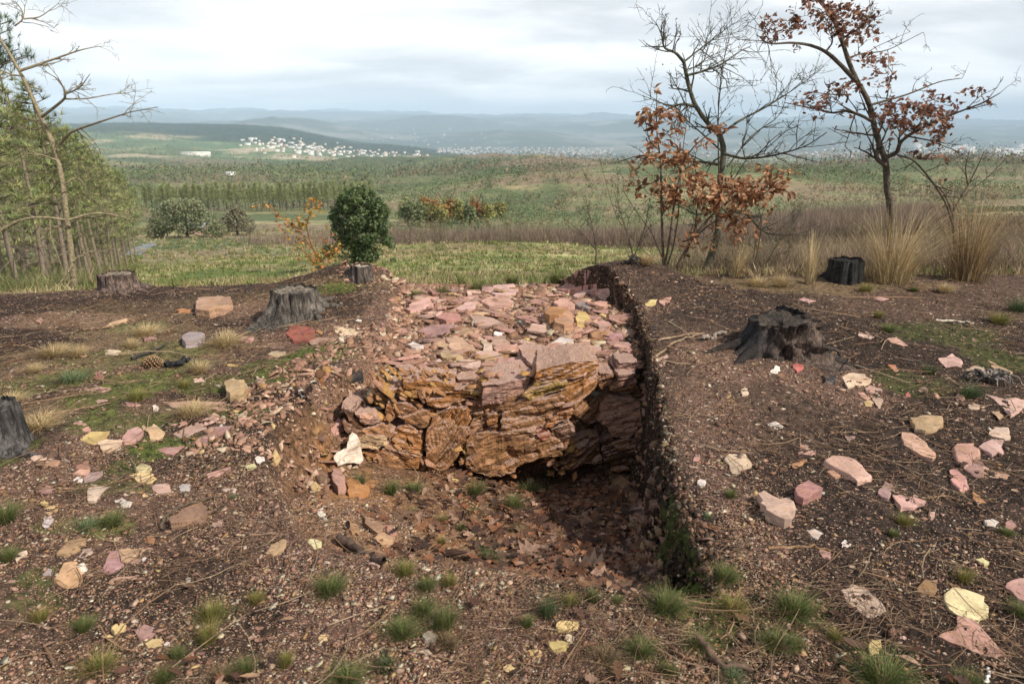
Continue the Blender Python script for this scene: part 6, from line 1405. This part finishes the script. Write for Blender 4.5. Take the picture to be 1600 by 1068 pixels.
# ------------------------------------------------------------------ uncountable cover: field grass, heath, bare woodland, far woods
def blades_cover(name, rng, x, y, h, w, cols, per=7, tilt=.35, mat=None):
    n = len(x); z = H(x, y, False); X = np.repeat(x, per) + rng.normal(0, 1, n * per) * np.repeat(h, per) * .35; Yy = np.repeat(y, per) + rng.normal(0, 1, n * per) * np.repeat(h, per) * .35; Z = np.repeat(z, per) - .02
    m = n * per; d = np.stack([rng.normal(0, tilt, m), rng.normal(0, tilt, m), np.ones(m)], -1); hh = np.repeat(h, per) * rng.uniform(.5, 1.1, m); a = rng.uniform(0, 6.28, m); ww = np.repeat(w, per); sd = np.stack([np.cos(a) * ww, np.sin(a) * ww, 0 * a], -1)
    B = np.stack([X, Yy, Z], -1); V = np.stack([B - sd, B + sd, B + d * hh[:, None]], 1).reshape(-1, 3); C = np.repeat(np.repeat(cols, per, 0) * rng.uniform(.75, 1.25, (m, 1)), 3, axis=0)
    return tag(mesh_np(name, V, np.arange(m * 3).reshape(-1, 3), mat or M_FOL, color=C), kind='stuff')
def pick(rng, cols, n): return np.array(cols)[rng.integers(0, len(cols), n)]
rng = np.random.default_rng(301)
def spread_u(rng, n, y0, y1, u0=-.9, u1=.9, p=1.):
    q = rng.uniform(0, 1, n) ** p; y = y0 * (y1 / y0) ** q; return rng.uniform(u0, u1, n) * y, y
x, y = spread_u(rng, 46000, 7.6, 125); a = fbm(x, y * 2.2, .35, 4, 75, .6); k = rng.uniform(0, 1, len(x)) < .35 + .65 * sstep(.4, .55, a); x, y, a = x[k], y[k], a[k]; n = len(x)
u = x / y; cols = np.where((a > .53)[:, None], pick(rng, [(.34, .29, .15), (.28, .24, .12), (.40, .34, .20)], n), pick(rng, [(.14, .17, .05), (.10, .14, .035), (.19, .20, .07)], n))
hm = (u > .28) & (rng.uniform(0, 1, n) < .6); cols[hm] = pick(rng, [(.20, .13, .09), (.24, .17, .11), (.15, .10, .07)], hm.sum())
blades_cover('field_grass', rng, x, y, rng.uniform(.06, .17, n) * (1 + y / 60), .005 + .0007 * y, cols, 7, .45)
# heath on the right and dry brush along the crest
x, y = spread_u(rng, 9000, 9, 75, .22, .95); k = (x / y > .26 + .1 * (fbm(x, y, .2, 2, 8) - .5)); x, y = x[k], y[k]; n = len(x)
blades_cover('heath', rng, x, y, rng.uniform(.2, .6, n) * (.5 + fbm(x, y, .4, 3, 63)) * (1 + y / 90), .003 + .0004 * y, pick(rng, [(.25, .16, .11), (.21, .15, .11), (.31, .23, .15), (.17, .12, .09), (.22, .20, .10)], n) , 14, .5)
x, y = spread_u(rng, 2600, 7.6, 9.2, -.75, .85); n = len(x); blades_cover('crest_brush', rng, x, y, rng.uniform(.05, .16, n), 0 * x + .003, pick(rng, STR, n), 9, .6, M_GRASS)
# bare grey brown woodland
x, y = spread_u(rng, 5200, 58, 100, -.40, .62); u = x / y; k = (rng.uniform(0, 1, len(x)) < sstep(-.40, -.12, u + (fbm(x, y, .12, 2, 6) - .5) * .2)) & (y > 54 + 10 * (u < .0)) & (fbm(x, y, .15, 3, 61) > .38); x, y = x[k], y[k]; n = len(x)
blades_cover('bare_woodland', rng, x, y, (1.2 + 2.2 * fbm(x, y, .25, 3, 62)) * rng.uniform(.7, 1.1, n), .022 + 0 * x, pick(rng, [(.25, .18, .15), (.21, .155, .13), (.30, .215, .17), (.18, .14, .11), (.26, .22, .13)], n), 26, .26)
# undergrowth under the left pines
x, y = spread_u(rng, 3500, 10.5, 60, -.85, -.50); k = x / y < -.62 + .04 * np.log(y / 10); x, y = x[k], y[k]; n = len(x)
blades_cover('undergrowth', rng, x, y, rng.uniform(.2, .7, n), .008 + .0007 * y, pick(rng, [(.13, .16, .05), (.20, .19, .08), (.09, .12, .04), (.22, .16, .10)], n), 12, .5)
def woods(name, seed, n, y0, y1, u0, u1, size, dens, palette, k=12, hscale=1.3):
    rng = np.random.default_rng(seed); x, y = spread_u(rng, n, y0, y1, u0, u1); d, pi = dens(x, y, rng); kk = rng.uniform(0, 1, n) < d; x, y, pi = x[kk], y[kk], pi[kk]; m = len(x); z = H(x, y, False); s = rng.uniform(*size, m) * (np.clip(y / 300, .38, 1) if y0 < 200 else 1)
    P = rng.normal(0, .42, (m, k, 3)) * s[:, None, None]; P[..., 2] = np.abs(P[..., 2]) * hscale * 1.7 + s[:, None] * .05
    B = np.stack([x, y, z], -1)[:, None] + P; t = rng.normal(0, 1, (m, k, 3, 3)) * (s * .13)[:, None, None, None]; V = (B[:, :, None] + t).reshape(-1, 3); C = np.repeat((palette[pi] * 1.12 * rng.uniform(.85, 1.15, (m, 1)))[:, None] * rng.uniform(.88, 1.12, (m, k, 1)), 3, axis=1).reshape(-1, 3)
    tag(mesh_np(name, V, np.arange(m * k * 3).reshape(-1, 3), M_FAR, color=C), kind='stuff')
PAL_W = np.array([(.13, .165, .08), (.09, .12, .065), (.21, .165, .115), (.25, .17, .09), (.20, .205, .12), (.165, .18, .11)])
def dmid(x, y, rng):
    u = x / y; a = fbm(x, y, 1 / 60., 4, 401, .55); b = fbm(x, y, 1 / 90., 3, 402); d = .06 + .9 * sstep(.45, .56, a); pi = np.where(b > .55, 2, np.where(b > .48, 4, 0)); r = rng.uniform(0, 1, len(x)); pi = np.where(r < .1, 3, np.where(r < .25, 1, pi)); pi = np.where((u < .02) & (y < 420) & (y > 235), np.where(r < .3, 1, 0), pi); d = np.where((u < -.03) & (y > 238) & (y < 420), .9, d); d = np.where((u < -.2) & (y < 230) & (u > -.5), .03, d); return d, pi
woods('mid_woodland', 501, 15000, 105, 480, -.95, .95, (.8, 2.6), dmid, PAL_W, 26)
def dfar(x, y, rng):
    a = fbm(x, y, 1 / 190., 4, 403, .6); b = fbm(x, y, 1 / 260., 3, 404); u = x / y; d = .10 + .85 * sstep(.45, .55, a); pi = np.where(b > .56, 2, np.where(b > .47, 5, 0)); r = rng.uniform(0, 1, len(x)); pi = np.where(r < .25, 1, np.where(r < .33, 3, pi)); sk = (u > .22) & (y > 760) & (y < 980); d = np.where(sk, .95, d); pi = np.where(sk, np.where(r < .5, 0, 1), pi); return d, pi
woods('far_woodland', 502, 30000, 440, 2000, -.95, .95, (1.8, 5.0), dfar, PAL_W, 14)
def dleft(x, y, rng):
    a = fbm(x, y, 1 / 300., 4, 405, .6); r = rng.uniform(0, 1, len(x)); top = y > 3050; d = np.where(top, .8, .05 + .7 * sstep(.47, .55, a)); d = np.where((x / y > -.44) & (x / y < -.04) & ~top, d * .5, d); return d * ((x / y) < .05), np.where(top, 1, np.where(r < .3, 4, np.where(r < .5, 1, 0)))
woods('hillside_woodland', 503, 36000, 1900, 4700, -.95, .06, (4, 9), dleft, PAL_W, 12, .9)
# darker hedges and skyline pines on the rolling ridge, one by one in clumps
for i, px in enumerate([1252, 1262, 1410, 1418, 1428, 1436, 815, 826, 858, 864, 812, 700, 715, 728, 1530, 1540]):
    Y = 900 + rg.uniform(-30, 30); c = at_depth(np.array([float(px)]), np.array([300.]), Y)[0]; put_pine(PF[i % 3], c[0], c[1], rg.uniform(12, 20), 'dark pine on the skyline of the rolling ridge', 'skyline pines')

# ------------------------------------------------------------------ track, shed, houses
def ribbon(name, pts, w, mat, lift=.08):
    P = ground_at([p[0] for p in pts], [p[1] for p in pts], 0., 900.); t = np.linspace(0, len(P) - 1, 60); Q = np.stack([np.interp(t, np.arange(len(P)), P[:, i]) for i in range(2)], -1); T = np.gradient(Q, axis=0); T /= np.linalg.norm(T, axis=1)[:, None]; Nn = np.stack([-T[:, 1], T[:, 0]], -1) * w / 2
    cols_ = [Q + Nn * f for f in (-1, -.5, 0, .5, 1)]; V = np.concatenate([np.c_[q, H(q[:, 0], q[:, 1], False) + lift] for q in cols_]); F = []
    for a in range(4):
        for i in range(59): F.append((a * 60 + i, a * 60 + i + 1, (a + 1) * 60 + i + 1, (a + 1) * 60 + i))
    tag(mesh_np(name, V, np.array(F), mat, color=np.ones((len(V), 1)) * np.array((.20, .21, .23))), kind='structure')
ribbon('track', [(204, 400), (218, 390), (232, 384), (244, 378)], 1.6, M_WALL)
def box(mb, x0, x1, y0, y1, z0, z1, c):
    V = [(x, y, z) for z in (z0, z1) for y in (y0, y1) for x in (x0, x1)]; mb.add(V, [(0, 2, 3, 1), (4, 5, 7, 6), (0, 1, 5, 4), (2, 6, 7, 3), (0, 4, 6, 2), (1, 3, 7, 5)], c)
def gable(mb, x0, x1, y0, y1, z, h, c, e=.4):
    ym = (y0 + y1) / 2; V = [(x0 - e, y0 - e, z), (x1 + e, y0 - e, z), (x1 + e, ym, z + h), (x0 - e, ym, z + h), (x0 - e, y1 + e, z), (x1 + e, y1 + e, z)]
    V += [(a, b, q + .25) for a, b, q in V]; mb.add(V, [(0, 1, 2, 3), (3, 2, 5, 4), (6, 9, 8, 7), (9, 10, 11, 8), (0, 6, 7, 1), (4, 5, 11, 10), (0, 3, 9, 6), (3, 4, 10, 9), (1, 7, 8, 2), (2, 8, 11, 5)], c)
def house_parts(w, d, h, wallc, roofc, rh=None):
    a = MB(); box(a, -w / 2, w / 2, -d / 2, d / 2, -6, h, wallc); g = MB(); V = [(s * w / 2, -d / 2, h) for s in (-1, 1)]
    a.add([(-w / 2, -d / 2, h), (-w / 2, d / 2, h), (-w / 2, 0, h + (rh or h * .4))], [(0, 1, 2)], wallc); a.add([(w / 2, -d / 2, h), (w / 2, 0, h + (rh or h * .4)), (w / 2, d / 2, h)], [(0, 1, 2)], wallc)
    r = MB(); gable(r, -w / 2, w / 2, -d / 2, d / 2, h + .02, rh or h * .4, roofc, .3)
    wn_ = MB(); k = max(2, int(w / 4))
    for fl in range(max(1, int(h / 3))):
        for i in range(k): x_ = -w / 2 + (i + .5) * w / k; box(wn_, x_ - .55, x_ + .55, -d / 2 - .05, -d / 2 + .05, fl * 3 + .9, fl * 3 + 2.3, (.05, .06, .07))
    return a.build('wall', M_WALL, link=False), r.build('roof', M_ROOF, link=False), wn_.build('window', M_WALL, link=False)
def put_house(parts, loc, rz, s, label, group, name='house', cat='house'):
    root = empty(name, loc, label, cat, group); root.rotation_euler = (0, 0, rz); root.scale = (s, s, s)
    for o in parts:
        c = o.copy(); COL.objects.link(c); c.parent = root
sp = at_depth(np.array([309.]), np.array([372.]), 112)[0]; sp[2] = H(sp[0:1], sp[1:2], False)[0]
put_house(house_parts(3.6, 2.6, 1.5, (.30, .20, .16), (.30, .31, .34), .9), tuple(sp), .2, .72, 'small shed with a grey roof under the wide grey green tree', None, 'shed', 'shed')
HP = [house_parts(w, d, h, wc, rc) for w, d, h, wc, rc in ((14, 10, 6, (.80, .77, .72), (.40, .22, .15)), (18, 10, 7, (.80, .76, .69), (.38, .22, .16)), (12, 9, 6, (.84, .82, .79), (.45, .30, .24)), (24, 12, 6, (.80, .79, .77), (.50, .48, .45)))]
hr = np.random.default_rng(601); nh = 210; t = hr.beta(1.6, 1.9, nh)
HPX = 372 + t * 350; HR = 220 + (HPX - 372) * .085 + hr.normal(0, 6.5, nh) * (1 - .45 * t) + 4; xs_ = ground_at(HPX, np.clip(HR, 212, 254), 0., 9000.)
for i in range(nh):
    c = xs_[i]
    if c[1] > 5200 or c[1] < 1900: continue
    put_house(HP[hr.integers(0, 4)], tuple(c), hr.uniform(-.7, .7), hr.uniform(.55, 1.0), 'small white house of the sunlit village on the far left hillside', 'houses of the hillside village')
hx = ground_at([306.], [244.], 0., 9000.)[0]; put_house(house_parts(70, 16, 9, (.80, .76, .68), (.62, .58, .52), 2), tuple(hx), .1, 1.2, 'long pale building alone left of the hillside village', None, 'long_building', 'building')
hx = ground_at([361.], [273.], 0., 9000.)[0]; put_house(house_parts(12, 8, 3.5, (.85, .84, .82), (.7, .7, .7), 1), tuple(hx), .1, .5, 'small white building alone in the woods below the village', None, 'small_building', 'building')
wb = ground_at(hr.uniform(1430, 1605, 40), hr.normal(236, 4, 40), 0., 20000.)
for c in wb[wb[:, 1] > 4000]: put_house(HP[3], tuple(c), hr.uniform(-.3, .3), hr.uniform(1.6, 3.4), 'white building of the distant town at the far right', 'white buildings of the distant right town', 'white_building', 'building')
def town(name, px0, px1, r0, r1, n, s):
    P = ground_at(hr.uniform(px0, px1, n), hr.uniform(r0, r1, n), 0., 22000.); m = MB()
    for c in P[P[:, 1] > 4000]:
        w, d, h = hr.uniform(.6, 1.6, 3) * s; a = MB(); q = hr.uniform(.22, .55); cc = np.array((q, q * .93, q * .86)); box(m, c[0] - w, c[0] + w, c[1] - d, c[1] + d, c[2] - 10, c[2] + h, cc)
    tag(m.build(name, M_WALL), kind='stuff')
town('distant_town', 680, 960, 231, 243, 420, 8.); town('distant_town', 1000, 1600, 222, 246, 260, 9.); town('distant_town', 560, 800, 200, 228, 60, 8.)

# ------------------------------------------------------------------ the air over the valley
def haze():
    m = bpy.data.materials.new('haze'); m.use_nodes = True; t = m.node_tree; t.nodes.clear(); o = t.nodes.new('ShaderNodeOutputMaterial'); v = t.nodes.new('ShaderNodeVolumePrincipled')
    v.inputs['Color'].default_value = (.62, .80, 1.0, 1); v.inputs['Anisotropy'].default_value = -.25; v.inputs['Density'].default_value = HAZE; t.links.new(v.outputs[0], o.inputs['Volume'])
    mb = MB(); box(mb, -125000, 125000, -60, 27500, -1450, 520, (1, 1, 1)); ob = mb.build('haze', m); tag(ob, kind='stuff')
HAZE = 7.5e-5
haze()

def short_grass():
    rng = np.random.default_rng(88); x, y = place_uniform(rng, 90000, 1.4, 7.6); m = patch_mask(x, y, MOSS); m2 = patch_mask(x, y, STRAW); r = rng.uniform(0, 1, len(x)); w = fbm(x, y, 2.6, 3, 90)
    k = (r < m * .8) | (r < m2 * .6) | ((r < .07) & (w > .52)); x, y, m2 = x[k], y[k], m2[k]; n = len(x); cols = np.where((m2 > .2)[:, None], pick(rng, STR * .8, n), pick(rng, GREEN * .9, n))
    blades_cover('short_grass', rng, x, y, rng.uniform(.010, .035, n), 0 * x + .0011, cols, 5, .7, M_GRASS)
short_grass()
